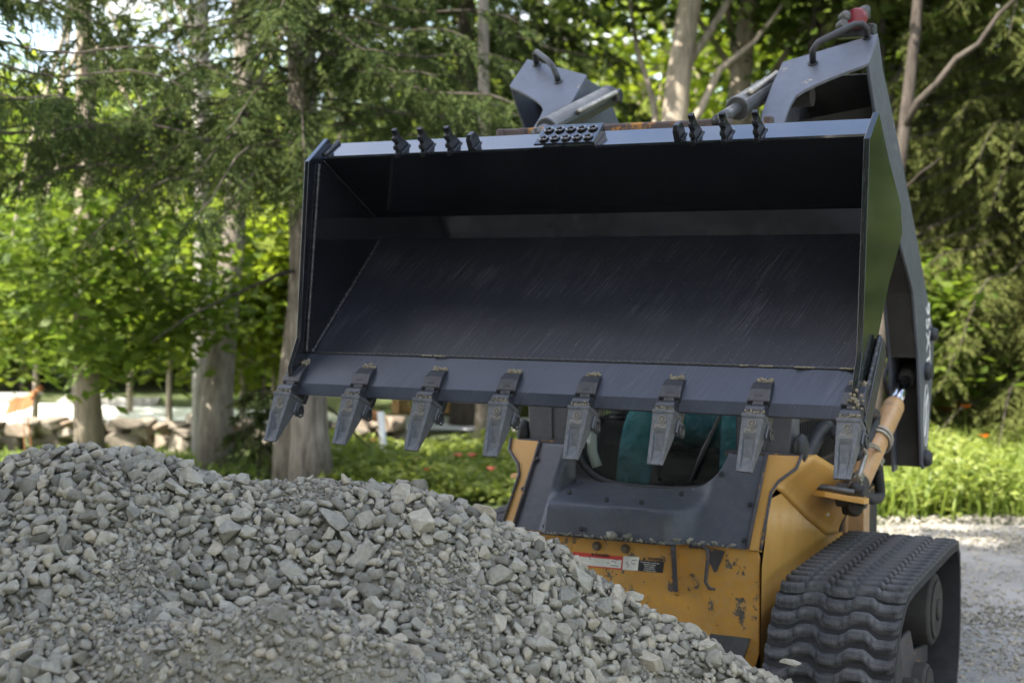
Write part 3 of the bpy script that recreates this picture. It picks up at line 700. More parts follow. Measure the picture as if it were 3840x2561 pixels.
# lugs, tabs and step plate on the lip
def LP(x, s, n): p = np.array(lip_f) + s_lip * s + n_lip * n; return (x, p[0], p[1])
lug = [(-0.012, -0.012), (-0.014, 0.006), (0.0, 0.010), (0.002, 0.014), (-0.008, 0.020), (-0.006, 0.034), (0.008, 0.038), (0.008, 0.043), (0.0, 0.050), (0.002, 0.064), (0.014, 0.068), (0.016, 0.074), (0.012, 0.090),
       (0.028, 0.094), (0.038, 0.055), (0.078, 0.008), (0.075, -0.002)]
lug_m = MB().slab([LP(-0.010, s, n) for s, n in lug], [LP(0.010, s, n) for s, n in lug]).mesh('serrated_lug', 'lug_black')
tab = [(0.005, -0.002), (0.005, 0.04), (0.02, 0.055), (0.05, 0.055), (0.07, 0.03), (0.075, -0.002)]
tab_m = MB().slab([LP(-0.011, s, n) for s, n in tab], [LP(0.011, s, n) for s, n in tab]).mesh('lifting_tab', 'lug_black')
for px_ in (1503, 1598, 1697, 2608, 2722, 2845):
    x = at(px_, 540, Y=4.65)[0]; put('serrated_lug', lug_m, bucket, 0.002, 2, Matrix.Translation((x, 0, 0)))
    bead([LP(x + 0.013, 0.0, 0.0), LP(x + 0.013, 0.075, 0.0)], 0.006, step=0.007, jitter=0.5, mat='lug_black')
for px_ in (1782, 2552):
    x = at(px_, 510, Y=4.67)[0]; put('lifting_tab', tab_m, bucket, 0.003, 2, Matrix.Translation((x, 0, 0)))
    bead([LP(x + 0.013, 0.01, 0.0), LP(x + 0.013, 0.07, 0.0)], 0.006, step=0.007, jitter=0.5, mat='lug_black')
sx0, sx1 = at(2012, 545, Y=4.64)[0], at(2236, 540, Y=4.64)[0]
sp = MB().slab([LP(sx0, -0.006, 0.012), LP(sx1, -0.006, 0.012), LP(sx1, 0.115, 0.028), LP(sx0, 0.115, 0.028)], [LP(sx0, -0.008, 0.020), LP(sx1, -0.008, 0.020), LP(sx1, 0.113, 0.036), LP(sx0, 0.113, 0.036)])
sp.slab([LP(sx1 - 0.006, -0.002, 0.0), LP(sx1, -0.002, 0.0), LP(sx1, 0.11, 0.0), LP(sx1 - 0.006, 0.11, 0.0)], [LP(sx1 - 0.006, -0.002, 0.013), LP(sx1, -0.002, 0.013), LP(sx1, 0.11, 0.028), LP(sx1 - 0.006, 0.11, 0.028)])
sp.build('step_plate', 'bucket_gloss', bucket, bevel=0.002)
for j in range(2):
    for i in range(5):
        x = sx0 + (sx1 - sx0) * (0.13 + 0.185 * i); s = 0.022 + 0.055 * j; n = 0.0245 + s * 0.13
        MB().torus(LP(x, s, n), 0.0150, 0.0046, (0, n_lip[0], n_lip[1])).build('grip_ring', 'bucket_gloss', bucket, smooth=True)
        MB().ball(LP(x, s, n - 0.004), (0.012, 0.010, 0.0035), 8, 6, 0.4).build('sand_clump', 'sand', bucket)
# coupler bar behind the lip, half rusty
MB().box((XC - 0.08, 5.18, 2.44), (0.98, 0.05, 0.09)).build('coupler_bar', 'rust_paint', L0, bevel=0.008)
MB().box((XC, 5.10, 2.20), (1.0, 0.06, 0.42)).build('coupler_plate', 'black_plastic', L0, bevel=0.008)
for px_ in (1880, 1960, 2665, 2690, 2880):
    p = at(px_, 470, Y=5.16); MB().box((p[0], 5.17, 2.455), (0.03, 0.05, 0.06)).build('coupler_lug', 'rust_paint', L0, bevel=0.006)

# lift arms
pl0 = np.array((-1.262, 5.742, 2.742)); pln = np.array((0, -0.62, 0.785)); pln /= np.linalg.norm(pln)
plate_px = [(3292, 126), (3258, 235), (3232, 248), (3180, 266), (3110, 294), (3055, 318), (3015, 338), (2985, 358), (2966, 390), (2950, 430), (2938, 470), (2925, 520), (2845, 520), (2850, 470), (2857, 419), (2890, 330), (2934, 233)]
plate3 = [at(*p, plane=(pl0, pln)) for p in plate_px]
outer = [(5.742, 2.735), (5.80, 2.66), (6.0, 2.43), (6.419, 2.042), (6.738, 1.821), (6.893, 1.516), (6.96, 1.263), (7.024, 0.976), (7.08, 0.945), (7.138, 0.955), (7.266, 1.352), (7.298, 1.596), (6.95, 1.93), (6.713, 2.154), (6.33, 2.493), (6.013, 2.75), (5.92, 2.868)]
inner_front = [(5.78, 2.755), (5.50, 2.53), (5.22, 2.30), (5.20, 2.20), (5.42, 2.22), (5.80, 2.42), (6.10, 2.36), (6.45, 2.10), (6.738, 1.821), (6.893, 1.516), (6.96, 1.263), (7.024, 0.99), (7.12, 0.97), (7.25, 1.352), (7.28, 1.596), (6.70, 2.14), (6.33, 2.47), (6.0, 2.73)]
def lift_arm(side):
    mir = (lambda P: [np.array(p, float) for p in P]) if side > 0 else (lambda P: mirror(P))
    def pr(yz, x0, x1): return MB().slab(mir([(x0, y, z) for y, z in yz]), mir([(x1, y, z) for y, z in yz]))
    arm = pr(outer, -1.262, -1.276).build('lift_arm', 'grey_paint', L0, bevel=0.003)
    P = mir(plate3); MB().plate(P, -pln * 0.014).build('top_plate', 'grey_paint', arm, bevel=0.003)
    up_ = [(5.78, 2.755), (5.50, 2.53), (5.22, 2.30), (5.20, 2.20), (5.42, 2.22), (5.80, 2.42), (6.10, 2.36), (6.35, 2.44), (6.0, 2.73)]
    pr(up_, -1.606, -1.622).build('inner_plate', 'grey_paint', arm, bevel=0.003)
    lo_ = [(6.10, 2.36), (6.45, 2.06), (6.738, 1.83), (6.893, 1.52), (6.96, 1.263), (7.03, 0.93), (7.12, 0.94), (7.25, 1.352), (7.28, 1.596), (6.70, 2.14), (6.35, 2.44)]
    pr(lo_, -1.395, -1.41).build('inner_plate', 'grey_paint', arm, bevel=0.003)
    # web closing the back of the channel
    rear = [(5.98, 2.73), (6.33, 2.47), (6.70, 2.13), (6.94, 1.91), (7.26, 1.595), (7.235, 1.352), (7.115, 0.97)]
    mb = MB()
    for (a, b) in zip(rear, rear[1:]):
        x1 = -1.605 if a[1] > 2.3 else -1.394
        mb.plate(mir([(-1.277, *a), (x1, *a), (x1, *b), (-1.277, *b)]), (0, -0.012, -0.004))
    mb.build('back_web', 'arm_inside', arm)
    fr_ = [(6.43, 2.05), (6.75, 1.81), (6.90, 1.516), (6.905, 1.50)]
    mb = MB()
    for (a, b) in zip(fr_, fr_[1:]): mb.plate(mir([(-1.277, *a), (-1.394, *a), (-1.394, *b), (-1.277, *b)]), (0, 0.010, 0.004))
    mb.plate(mir([(-1.277, 7.05, 1.38), (-1.394, 7.05, 1.38), (-1.394, 7.09, 0.955), (-1.277, 7.09, 0.955)]), (0, 0.012, 0))
    mb.build('front_web', 'arm_inside', arm)
    # tall inner gusset by the tilt cylinder and the cross tube stub
    mb = MB().plate(mir([(-1.28, 6.0, 2.60), (-1.60, 5.98, 2.55), (-1.60, 6.02, 2.38), (-1.44, 6.05, 2.36), (-1.36, 6.05, 2.44), (-1.28, 6.05, 2.46)]), (0, 0.012, 0)); mb.build('gusset', 'arm_inside', arm)
    a, b = mir([(-1.63, 5.80, 2.63), (-1.50, 5.80, 2.63)]); MB().cyl(a, b, 0.045, 20).build('pivot_boss', 'arm_inside', arm, bevel=0.004)
    # pins on the outside
    for (y, z, r) in ((7.215, 1.60, 0.033), (7.085, 1.425, 0.045), (7.09, 1.0, 0.042)):
        a, b = mir([(-1.262, y, z), (-1.228, y, z)]); MB().tube([a, a + (b - a) * 0.5, b], [r, r, r * 0.7], 20).build('pivot_pin', 'black_plastic', arm, bevel=0.003)
    # grab handle
    if side > 0: hp = [at(3048, 240, plane=(pl0, pln)), at(3047, 190, plane=(pl0 + pln * 0.07, pln)), at(3068, 160, plane=(pl0 + pln * 0.085, pln)), at(3150, 120, plane=(pl0 + pln * 0.085, pln)), at(3205, 93, plane=(pl0 + pln * 0.085, pln)), at(3235, 92, plane=(pl0 + pln * 0.08, pln)), at(3250, 110, plane=(pl0 + pln * 0.06, pln)), at(3250, 143, plane=(pl0, pln))]
    else: hp = [at(2013, 243, plane=(pl0, pln)), at(2006, 205, plane=(pl0 + pln * 0.06, pln)), at(2012, 196, plane=(pl0 + pln * 0.07, pln)), at(2050, 226, plane=(pl0 + pln * 0.07, pln)), at(2072, 248, plane=(pl0 + pln * 0.06, pln)), at(2088, 285, plane=(pl0 + pln * 0.025, pln)), at(2094, 308, plane=(pl0, pln))]
    hb = MB().tube(hp, 0.0135, 12); hb.cyl(hp[0] - pln * 0.002, hp[0] + pln * 0.006, 0.021); hb.cyl(hp[-1] - pln * 0.002, hp[-1] + pln * 0.006, 0.021)
    hb.build('grab_handle', 'mesh_black' if side > 0 else 'adapter', arm, smooth=True)
    # tilt cylinder
    a, b = (np.array((-1.69, 5.20, 2.492)), np.array((-1.69, 5.80, 2.668))) if side > 0 else (np.array((-2.44, 5.20, 2.475)), np.array((-2.42, 5.80, 2.668)))
    t = (b - a); cy = MB().tube([a + t * (0.30 if side > 0 else 0.05), a + t * (0.31 if side > 0 else 0.06), b], [0.045, 0.047, 0.047], 20).build('tilt_cylinder', 'steel_cyl', L0, bevel=0.004)
    MB().cyl(a - t * 0.1, a + t * 0.33, 0.024, 14).build('piston_rod', 'steel_cyl', cy, smooth=True)
    MB().tube([b, b + t * 0.06, b + t * 0.10], [0.045, 0.05, 0.035], 16).cyl(b + t * 0.06 - np.array((0.06, 0, 0)), b + t * 0.06 + np.array((0.06, 0, 0)), 0.03).build('cylinder_eye', 'adapter', cy, bevel=0.004)
    off = np.array((0.03 * side, -0.01, 0.045)) if side > 0 else np.array((0.05, -0.03, 0.012))
    MB().tube([a + t * 0.42 + off, a + t * 0.6 + off, a + t * 0.8 + off * 1.1, b + off * 1.35, b + t * 0.05 + off * 0.9 + np.array((0.01, 0, -0.03))], 0.011, 10).build('hydraulic_pipe', 'zinc', cy, smooth=True)
    # lift cylinder
    a, b = mir([(-1.337, 5.98, 1.025), (-1.337, 7.09, 1.425)]); t = b - a
    lc = MB().tube([a, a + t * 0.02, a + t * 0.64, a + t * 0.665], [0.044, 0.050, 0.050, 0.044], 24).build('lift_cylinder', 'tan_paint', L0, smooth=True)
    MB().cyl(a + t * 0.64, b - t * 0.08, 0.028, 18).build('piston_rod', 'chrome', lc, smooth=True)
    MB().tube([b - t * 0.10, b - t * 0.07, b], [0.034, 0.045, 0.045], 16).build('rod_eye', 'arm_inside', lc, bevel=0.004)
    MB().tube([a, a - t * 0.10], [0.05, 0.04], 16).cyl(a - t * 0.1 - np.array((0.06, 0, 0)), a - t * 0.1 + np.array((0.06, 0, 0)), 0.05).build('base_eye', 'arm_inside', lc, bevel=0.004)
    cl = MB()
    for k in (0.33, 0.36): cl.torus(a + t * k, 0.058, 0.008, t, 24, 8)
    cl.build('hose_clamp', 'zinc', lc, smooth=True)
    return arm
armR = lift_arm(1); armL = lift_arm(-1)
# pale lettering on the outer plate of the near arm
put('arm_lettering', text_mesh('arm_lettering', '95XT', 0.14, 'white_ink', 0.0008, 0.0005), armR, mw=frame((-1.2605, 7.12, 1.60), (0, 0.12, -1), (0, 1, 0.12)))
rg = MB()
el = [(-1.2605, 7.10 + 0.055 * math.cos(a), 1.21 + 0.15 * math.sin(a)) for a in np.linspace(0, 2 * math.pi, 33)]
rg.tube(el, 0.0022, 4); rg.tube([(-1.2605, 7.07, 1.11), (-1.2605, 7.10, 1.20), (-1.2605, 7.09, 1.26), (-1.2605, 7.13, 1.31)], 0.004, 4); rg.build('arm_emblem', 'white_ink', armR)
# quick couplers on the arm
q0 = at(3195, 118, plane=(pl0 + pln * 0.02, pln)) + np.array((0, 0.05, 0.03))
qc = MB().box(q0 + np.array((0, 0.03, -0.02)), (0.16, 0.06, 0.05)).build('coupler_block', 'adapter', armR, bevel=0.006)
MB().tube([q0 + RT * -0.005 - F0 * 0.05 + UP * 0.025, q0 - F0 * 0.045 + UP * 0.025, q0 + F0 * 0.01 + UP * 0.02], [0.036, 0.042, 0.04], 22).build('dust_cap', 'red', qc, bevel=0.004)
for dx, dz in ((-0.045, 0.035), (-0.055, 0.0), (0.03, 0.055)):
    c_ = q0 + RT * dx + UP * dz - F0 * 0.04
    MB().cyl(c_, c_ + F0 * 0.06, 0.021, 18).cyl(c_ - F0 * 0.006, c_ + F0 * 0.02, 0.014, 18).build('hose_coupler', 'steel_cyl', qc, bevel=0.003)
MB().box(q0 + RT * 0.05 + UP * 0.055, (0.02, 0.05, 0.05)).build('coupler_guard', 'adapter', qc, bevel=0.003)

# chassis front panel
pan = [(-2.56, 0.30), (-1.575, 0.30), (-1.530, 0.46), (-1.530, 0.83), (-1.538, 0.85), (-1.565, 0.86), (-2.56, 0.86)]
panel = MB().slab([(x, 5.20, z) for x, z in pan], [(x, 5.216, z) for x, z in pan]).build('front_panel', 'yellow', L0, bevel=0.004)
MB().box((-2.15, 5.188, 0.857), (0.56, 0.05, 0.008)).build('panel_flange', 'yellow', panel, bevel=0.002)
MB().box((-2.15, 5.161, 0.857), (0.56, 0.004, 0.0092)).build('flange_edge', 'chipped_edge', panel)
bt = MB().torus((0, 0, 0), 0.017, 0.002, (0, 1, 0), 18, 6).cyl((0, 0.004, 0), (0, -0.004, 0), 0.019, 18).cyl((0, 0, 0), (0, -0.014, 0), 0.0135, 6).mesh('bolt', 'bolt')
for p in ((2238, 2047), (2345, 2056)): put('bolt', bt, panel, 0.001, 1, Matrix.Translation(at(*p, Y=5.196)))
# the hooks welded to the panel
def on_panel(px, py, dy=0.0): return at(px, py, Y=5.20 - dy)
x0 = on_panel(2540, 2100)[0]
MB().slab([(x0 - 0.008, 5.20, 0.858), (x0 - 0.008, 5.155, 0.86), (x0 - 0.008, 5.15, 0.84), (x0 - 0.008, 5.185, 0.66), (x0 - 0.008, 5.20, 0.65)], [(x0 + 0.010, 5.20, 0.858), (x0 + 0.010, 5.155, 0.86), (x0 + 0.010, 5.15, 0.84), (x0 + 0.010, 5.185, 0.66), (x0 + 0.010, 5.20, 0.65)]).build('tow_lug', 'yellow', panel, bevel=0.003)
MB().slab([(x0 - 0.0095, 5.154, 0.861), (x0 - 0.0095, 5.149, 0.84), (x0 - 0.0095, 5.183, 0.67)], [(x0 + 0.0115, 5.152, 0.861), (x0 + 0.0115, 5.147, 0.84), (x0 + 0.0115, 5.181, 0.67)]).build('lug_edge', 'chipped_edge', panel)
hk = [on_panel(*p, 0.03) for p in ((2585, 2048), (2635, 2046), (2652, 2060), (2655, 2090), (2645, 2180), (2660, 2205), (2682, 2208))]
MB().tube(hk, [0.007, 0.007, 0.008, 0.008, 0.007, 0.007, 0.005], 8).build('door_hook', 'chipped_edge', panel, smooth=True)
gq = [on_panel(*p, 0.004) for p in ((2655, 2052), (2720, 2066), (2690, 2140), (2680, 2146), (2660, 2105))]
MB().plate(gq, (0, -0.004, 0)).build('hook_gusset', 'chipped_edge', panel)
MB().slab([(-1.72, 5.196, 0.52), (-1.56, 5.196, 0.52), (-1.60, 5.17, 0.38), (-1.76, 5.17, 0.38)], [(-1.72, 5.19, 0.52), (-1.56, 5.19, 0.52), (-1.60, 5.158, 0.38), (-1.76, 5.158, 0.38)]).build('scuff_plate', 'steel_cyl', panel, bevel=0.002)
# warning labels
def quad_label(name, pxs, mat, lift, parent=panel):
    P = [on_panel(*p, lift) for p in pxs]; return MB().plate(P, (0, 0.0012, 0)).build(name, mat, parent)
lab = quad_label('danger_label', ((2150, 2068), (2336, 2086), (2332, 2136), (2140, 2118)), 'label_red', 0.0022)
quad_label('label_field', ((2158, 2084), (2331, 2100), (2327, 2130), (2150, 2114)), 'white_label', 0.0036, lab)
lab2 = quad_label('warning_label', ((2338, 2084), (2397, 2088), (2391, 2139), (2334, 2135)), 'white_label', 0.0022)
lab3 = quad_label('warning_text_field', ((2395, 2099), (2491, 2106), (2485, 2148), (2391, 2139)), 'label_black', 0.0022)
xv = on_panel(2400, 2100) - on_panel(2300, 2092)
def print_on(body, px, py, size, mat, parent, lift=0.0038, bold=0.0004):
    put('lettering', text_mesh('lettering', body, size, mat, 0.0002, bold), parent, mw=frame(on_panel(px, py, lift), (1, 0, 0), (0, 0, 1)))
print_on('DANGER', 2258, 2082, 0.0155, 'ink', lab)
print_on('WARNING', 2463, 2097, 0.0155, 'ink', lab3, 0.003)
for i, tx in enumerate(('To prevent injury, raise lift arms', 'fully before engaging', 'lift arm supports', 'or lowering. Read', 'the operator manual')):
    print_on(tx, 2436, 2109 + i * 7.5, 0.0062, 'white_ink', lab3, 0.0036, 0.0001)
for (px, py) in ((2222, 2077), (2416, 2093)):
    MB().plate([on_panel(px - 6, py + 5, 0.004), on_panel(px + 6, py + 6, 0.004), on_panel(px, py - 6, 0.004)], (0, -0.0004, 0)).build('warning_triangle', 'ink', lab3)
pic = MB()
for ln in (((2352, 2104), (2350, 2112), (2358, 2118), (2352, 2126)), ((2368, 2106), (2372, 2100), (2388, 2100)), ((2368, 2112), (2384, 2114)), ((2206, 2084), (2216, 2098)), ((2276, 2110), (2284, 2111)), ((2292, 2104), (2306, 2104), (2310, 2112)), ((2288, 2118), (2318, 2122)), ((2300, 2094), (2316, 2100))):
    pic.tube([on_panel(*p, 0.0042) for p in ln], 0.0012, 4)
pic.build('label_pictogram', 'ink', lab2)

# uprights beside the cover: flanges in the sloping front plane
def slope(x, z): return np.array((x, 5.165 + (z - 0.865) * (5.42 - 5.165) / (1.195 - 0.865), z))
up_o = [(-1.565, 0.865), (-1.515, 0.865), (-1.520, 1.06), (-1.50, 1.10), (-1.44, 1.15), (-1.430, 1.197), (-1.568, 1.195)]
for sgn in (1, -1):
    mir = (lambda P: P) if sgn > 0 else mirror
    P = [slope(*p) for p in up_o]
    u = MB().plate(mir(P), (0, 0.012, -0.009)).build('front_upright', 'yellow_side', L0, bevel=0.002)
    for chain in ([P[1], P[2], P[3], P[4], P[5]], [P[0], P[6]]):
        q = mir([p + np.array((0, -0.003, 0.004)) for p in chain]); MB().tube(q, 0.0065, 8).build('flange_edge', 'chipped_edge', u, smooth=True)
    # side of the chassis: lower wall and the flared shoulder above it
    dg = [np.array((-1.515, 5.18, 0.80)), np.array((-1.520, 5.30, 1.04)), np.array((-1.520, 5.46, 1.04)), np.array((-1.525, 5.85, 0.88)), np.array((-1.525, 6.20, 0.75)), np.array((-1.525, 6.60, 0.70))]
    lo = [np.array((-1.525, 5.20, 0.28)), np.array((-1.525, 5.32, 0.28)), np.array((-1.525, 5.46, 0.28)), np.array((-1.525, 5.85, 0.28)), np.array((-1.525, 6.2, 0.28)), np.array((-1.525, 6.60, 0.28))]
    tp = [np.array((-1.45, 5.44, 1.18)), np.array((-1.43, 5.62, 1.18)), np.array((-1.40, 5.85, 1.10)), np.array((-1.40, 6.15, 0.99)), np.array((-1.42, 6.35, 0.95))]
    mb = MB()
    for i in range(5): mb.add(mir([lo[i], lo[i + 1], dg[i + 1], dg[i]]), [(0, 1, 2, 3)])
    mb.build('side_wall', 'yellow_side', L0)
    # shoulder as a smooth grid
    g0 = [np.array((-1.520, 5.34, 1.08)), np.array((-1.520, 5.46, 1.04)), np.array((-1.525, 5.85, 0.88)), np.array((-1.525, 6.20, 0.75)), np.array((-1.525, 6.42, 0.72))]
    mb = MB(); N = 10; rows = []
    for k in range(N + 1):
        t = k / N; e = t * t * (3 - 2 * t)
        row = [np.array((a[0] + (b[0] - a[0]) * e, a[1] + (b[1] - a[1]) * t, a[2] + (b[2] - a[2]) * t)) for a, b in zip(g0, tp)]
        rows.append(row)
    vs = [p for r_ in rows for p in r_]; fs = [(k * 5 + j, k * 5 + j + 1, (k + 1) * 5 + j + 1, (k + 1) * 5 + j) for k in range(N) for j in range(4)]
    mb.add(mir(vs), fs); sh = mb.build('shoulder', 'yellow_side', L0, smooth=True)
    so_ = sh.modifiers.new('t', 'SOLIDIFY'); so_.thickness = 0.006
    MB().tube(mir([tp[4], g0[4]]), 0.006, 6).build('shoulder_edge', 'chipped_edge', sh)
    MB().add(mir([np.array((-1.43, 5.42, 1.197)), np.array((-1.45, 5.44, 1.18)), np.array((-1.43, 5.62, 1.18)), np.array((-1.40, 5.85, 1.10)), np.array((-1.62, 5.85, 1.12)), np.array((-1.62, 5.44, 1.19))]), [(0, 1, 2, 3, 4, 5)]).build('shoulder_top', 'yellow_side', sh)
    # step plate with pin, rear post
    br = MB().plate(mir([(-1.50, 5.78, 1.015), (-1.50, 6.0, 1.0), (-1.34, 5.96, 0.985), (-1.25, 5.80, 0.99), (-1.26, 5.76, 0.992), (-1.42, 5.75, 1.012)]), (0, -0.005, -0.022)).build('cylinder_bracket', 'yellow_side', L0, bevel=0.003)
    a, b = mir([(-1.46, 5.78, 1.028), (-1.31, 5.80, 1.010)]); MB().cyl(a, b, 0.013, 16).build('bracket_pin', 'steel_cyl', br, bevel=0.003)
    MB().box(mir([np.array((-1.475, 6.60, 0.80))])[0], (0.085, 0.12, 0.66)).box(mir([np.array((-1.515, 6.53, 0.80))])[0], (0.02, 0.03, 0.66)).build('rear_post', 'tan_paint', L0, bevel=0.006)
MB().box((XC, 6.35, 0.56), (1.0, 2.2, 0.5)).build('lower_body', 'arm_inside', L0, bevel=0.02)
MB().slab([(-2.56, 6.75, 0.75), (-1.56, 6.75, 0.75), (-1.56, 7.6, 0.75), (-2.56, 7.6, 0.75)], [(-2.52, 6.78, 1.35), (-1.60, 6.78, 1.35), (-1.60, 7.5, 1.30), (-2.52, 7.5, 1.30)]).build('engine_hood', 'yellow_side', L0, bevel=0.02)

# front cover with a bulge and a round-bottomed opening for the windscreen
def zrim(x):
    t = (x - (-2.06)) / 0.335
    if abs(t) >= 1: return 1.19
    return 1.032 + 0.165 * (1 - math.sqrt(max(0, 1 - min(1, abs(t)) ** 3.4)))
def sstep(a, b, x): t = min(1, max(0, (x - a) / (b - a))); return t * t * (3 - 2 * t)
def cover():
    xs = sorted(set(list(np.linspace(-2.555, -1.572, 64)) + [XC - 0.335, XC + 0.335, XC - 0.332, XC + 0.332])); nz = 26; V = []
    for x in xs:
        zt = zrim(x); bl = sstep(-2.425, -2.398, x) * (1 - sstep(-1.90, -1.76, x))
        for k in range(nz):
            z = 0.864 + (zt - 0.864) * k / (nz - 1)
            flat = slope(x, z)[1] + 0.004
            # box-like bulge: upright face, rounded brow, then back to the rim
            brow = 0.985
            if z < brow: yb = 5.128 + 0.03 * (z - 0.864) / (brow - 0.864)
            else: yb = min(5.438, 5.158 + (z - brow) * 5.4)
            yb += 0.012 * math.exp(-((z - brow) / 0.018) ** 2)
            y = flat + (yb - flat) * bl
            V.append((x, y, z))
    n = len(xs); Fq = [(i * nz + k, (i + 1) * nz + k, (i + 1) * nz + k + 1, i * nz + k + 1) for i in range(n - 1) for k in range(nz - 1)]
    # lip folded back round the opening
    base = len(V)
    for i, x in enumerate(xs):
        p = V[i * nz + nz - 1]; V.append((p[0], 5.50, p[2] - 0.012))
    Fq += [(i * nz + nz - 1, (i + 1) * nz + nz - 1, base + i + 1, base + i) for i in range(n - 1)]
    return put('front_cover', np_mesh('front_cover', V, Fq, 'cover', True), L0)
cov = cover()
for px, py in ((2705, 1775), (2812, 1890), (2790, 2025), (2012, 1720), (1962, 1832), (2275, 1872), (2405, 1882), (2555, 1850), (2043, 1972), (2180, 1982), (2135, 1845)):
    p = at(px, py, plane=(slope(-2, 0.9) + np.array((0, -0.004, 0.003)), np.array((0, -0.33, 0.255))))
    if 2140 < px < 2600: p = at(px, py, Y=5.16 if py < 1960 else 5.125)
    MB().cyl(p + np.array((0, 0.008, -0.006)), p + np.array((0, -0.003, 0.002)), 0.007, 12).torus(p, 0.009, 0.002, (0, -0.79, 0.61), 14, 5).build('cover_bolt', 'black_plastic', cov)
# stones lodged along the ledge
stl = []
for k in range(130):
    x = random.uniform(-2.42, -1.62); bl = -2.38 < x < -1.86
    stl.append(((x, random.uniform(5.10, 5.125) if bl else random.uniform(5.145, 5.165), 0.868 + random.uniform(0, 0.006)), random.choice((0.004, 0.006, 0.007, 0.009))))
for x, r in ((-2.10, 0.025), (-2.03, 0.022), (-1.93, 0.013), (-1.84, 0.020), (-1.79, 0.016), (-1.74, 0.017), (-1.69, 0.014), (-1.62, 0.012)):
    stl.append(((x, 5.11 if x < -1.9 else 5.15, 0.872 + r * 0.6), r))
lg = scatter(stl, 'ledge_gravel', L0); 

# cab
cab = MB()
for x in (-2.605, -1.515):
    cab.box((x, 5.53, 1.66), (0.07, 0.09, 1.0)); cab.box((x, 6.72, 1.66), (0.06, 0.08, 1.0))
cab.box((XC, 6.12, 2.14), (1.16, 1.30, 0.06)); cab.box((XC, 5.50, 2.08), (1.16, 0.08, 0.12))
cab.box((XC, 6.74, 1.34), (1.10, 0.03, 1.02)); cab.box((XC, 6.1, 0.83), (1.03, 1.25, 0.03))
cabo = cab.build('cab', 'cover', L0, bevel=0.012)
for sgn in (1, -1):
    mir = (lambda P: P) if sgn > 0 else mirror
    # broad corner panels either side of the windscreen
    P = mir([np.array((-1.715, 5.475, 1.19)), np.array((-1.49, 5.475, 1.19)), np.array((-1.475, 5.475, 1.50)), np.array((-1.475, 5.475, 2.05)), np.array((-1.715, 5.475, 2.05))])
    MB().plate(P, (0, 0.03, 0)).build('corner_panel', 'cover', cabo, bevel=0.006)
    P = mir([np.array((-1.60, 5.468, 1.20)), np.array((-1.588, 5.468, 1.20)), np.array((-1.588, 5.468, 2.0)), np.array((-1.60, 5.468, 2.0))]); MB().plate(P, (0, 0.01, 0)).build('panel_rib', 'cover', cabo, bevel=0.002)
    c_ = mir([np.array((-1.455, 5.50, 1.215))])[0]; MB().ball(c_, (0.03, 0.05, 0.06), 14, 10).build('rubber_mount', 'black_plastic', cabo, smooth=True)
    MB().box(mir([np.array((-1.60, 5.475, 1.185))])[0], (0.30, 0.06, 0.025)).build('cab_sill', 'chipped_edge', cabo, bevel=0.004)
    MB().box(mir([np.array((-1.565, 6.14, 1.03))])[0], (0.025, 1.14, 0.42)).build('cab_side', 'black_plastic', cabo, bevel=0.004)
    # side screen of wires
    mb = MB(); xg = mir([np.array((-1.52, 0, 0))])[0][0]
    for y in np.arange(5.60, 6.70, 0.036): mb.box((xg, y, 1.55), (0.006, 0.012, 0.92))
    for z in (1.10, 1.22, 1.30, 1.48, 1.66, 1.84, 1.98): mb.box((xg, 6.14, z), (0.012, 1.1, 0.016))
    mb.build('side_screen', 'mesh_black', cabo)
# windscreen: glass with a rounded foot, rubber seal round it
rim = [(x, zrim(x) - 0.004) for x in np.linspace(XC - 0.333, XC + 0.333, 41)]
gl = [(x, 5.455, z) for x, z in rim] + [(XC + 0.333, 5.455, 2.03), (XC - 0.333, 5.455, 2.03)]
MB().plate(gl, (0, 0.006, 0)).build('windscreen', 'glass', cabo)
MB().tube([(x, 5.445, z - 0.003) for x, z in rim], 0.0145, 10).build('window_seal', 'black_plastic', cabo, smooth=True)
wp = MB().tube([at(2593, 1803, Y=5.435), at(2630, 1700, Y=5.432), at(2700, 1560, Y=5.432), at(2730, 1495, Y=5.432)], 0.007, 8); wp.tube([at(2593, 1803, Y=5.446), at(2700, 1562, Y=5.446)], 0.004, 6)
wp.build('wiper', 'black_plastic', cabo, smooth=True)
st = MB().box((XC, 6.36, 1.02), (0.50, 0.46, 0.14)).box((XC, 6.60, 1.40), (0.48, 0.12, 0.72)).box((XC, 6.40, 0.90), (0.36, 0.36, 0.16)).build('seat', 'seat', cabo, bevel=0.035, seg=3)
for sx_ in (-0.36, 0.36):
    mb = MB().box((XC + sx_, 6.15, 1.18), (0.12, 0.40, 0.10))
    for k in range(4): mb.ball((XC + sx_, 6.0, 1.25 + 0.022 * k), (0.055 - 0.006 * k, 0.055 - 0.006 * k, 0.014), 14, 6)
    mb.tube([(XC + sx_, 6.0, 1.30), (XC + sx_, 6.0, 1.46)], [0.016, 0.022], 12); mb.build('control_stick', 'seat', cabo, smooth=False)
rp = [at(2180, 1640, Y=5.62), at(2172, 1690, Y=5.62), at(2192, 1730, Y=5.62)]
MB().tube([p + np.array((0, 0, 0)) for p in ((-2.325, 5.50, 1.09), (-2.348, 5.50, 1.15), (-2.352, 5.50, 1.24), (-2.345, 5.50, 1.36))], 0.022, 12).build('white_post', 'white_plastic', cabo, smooth=True)
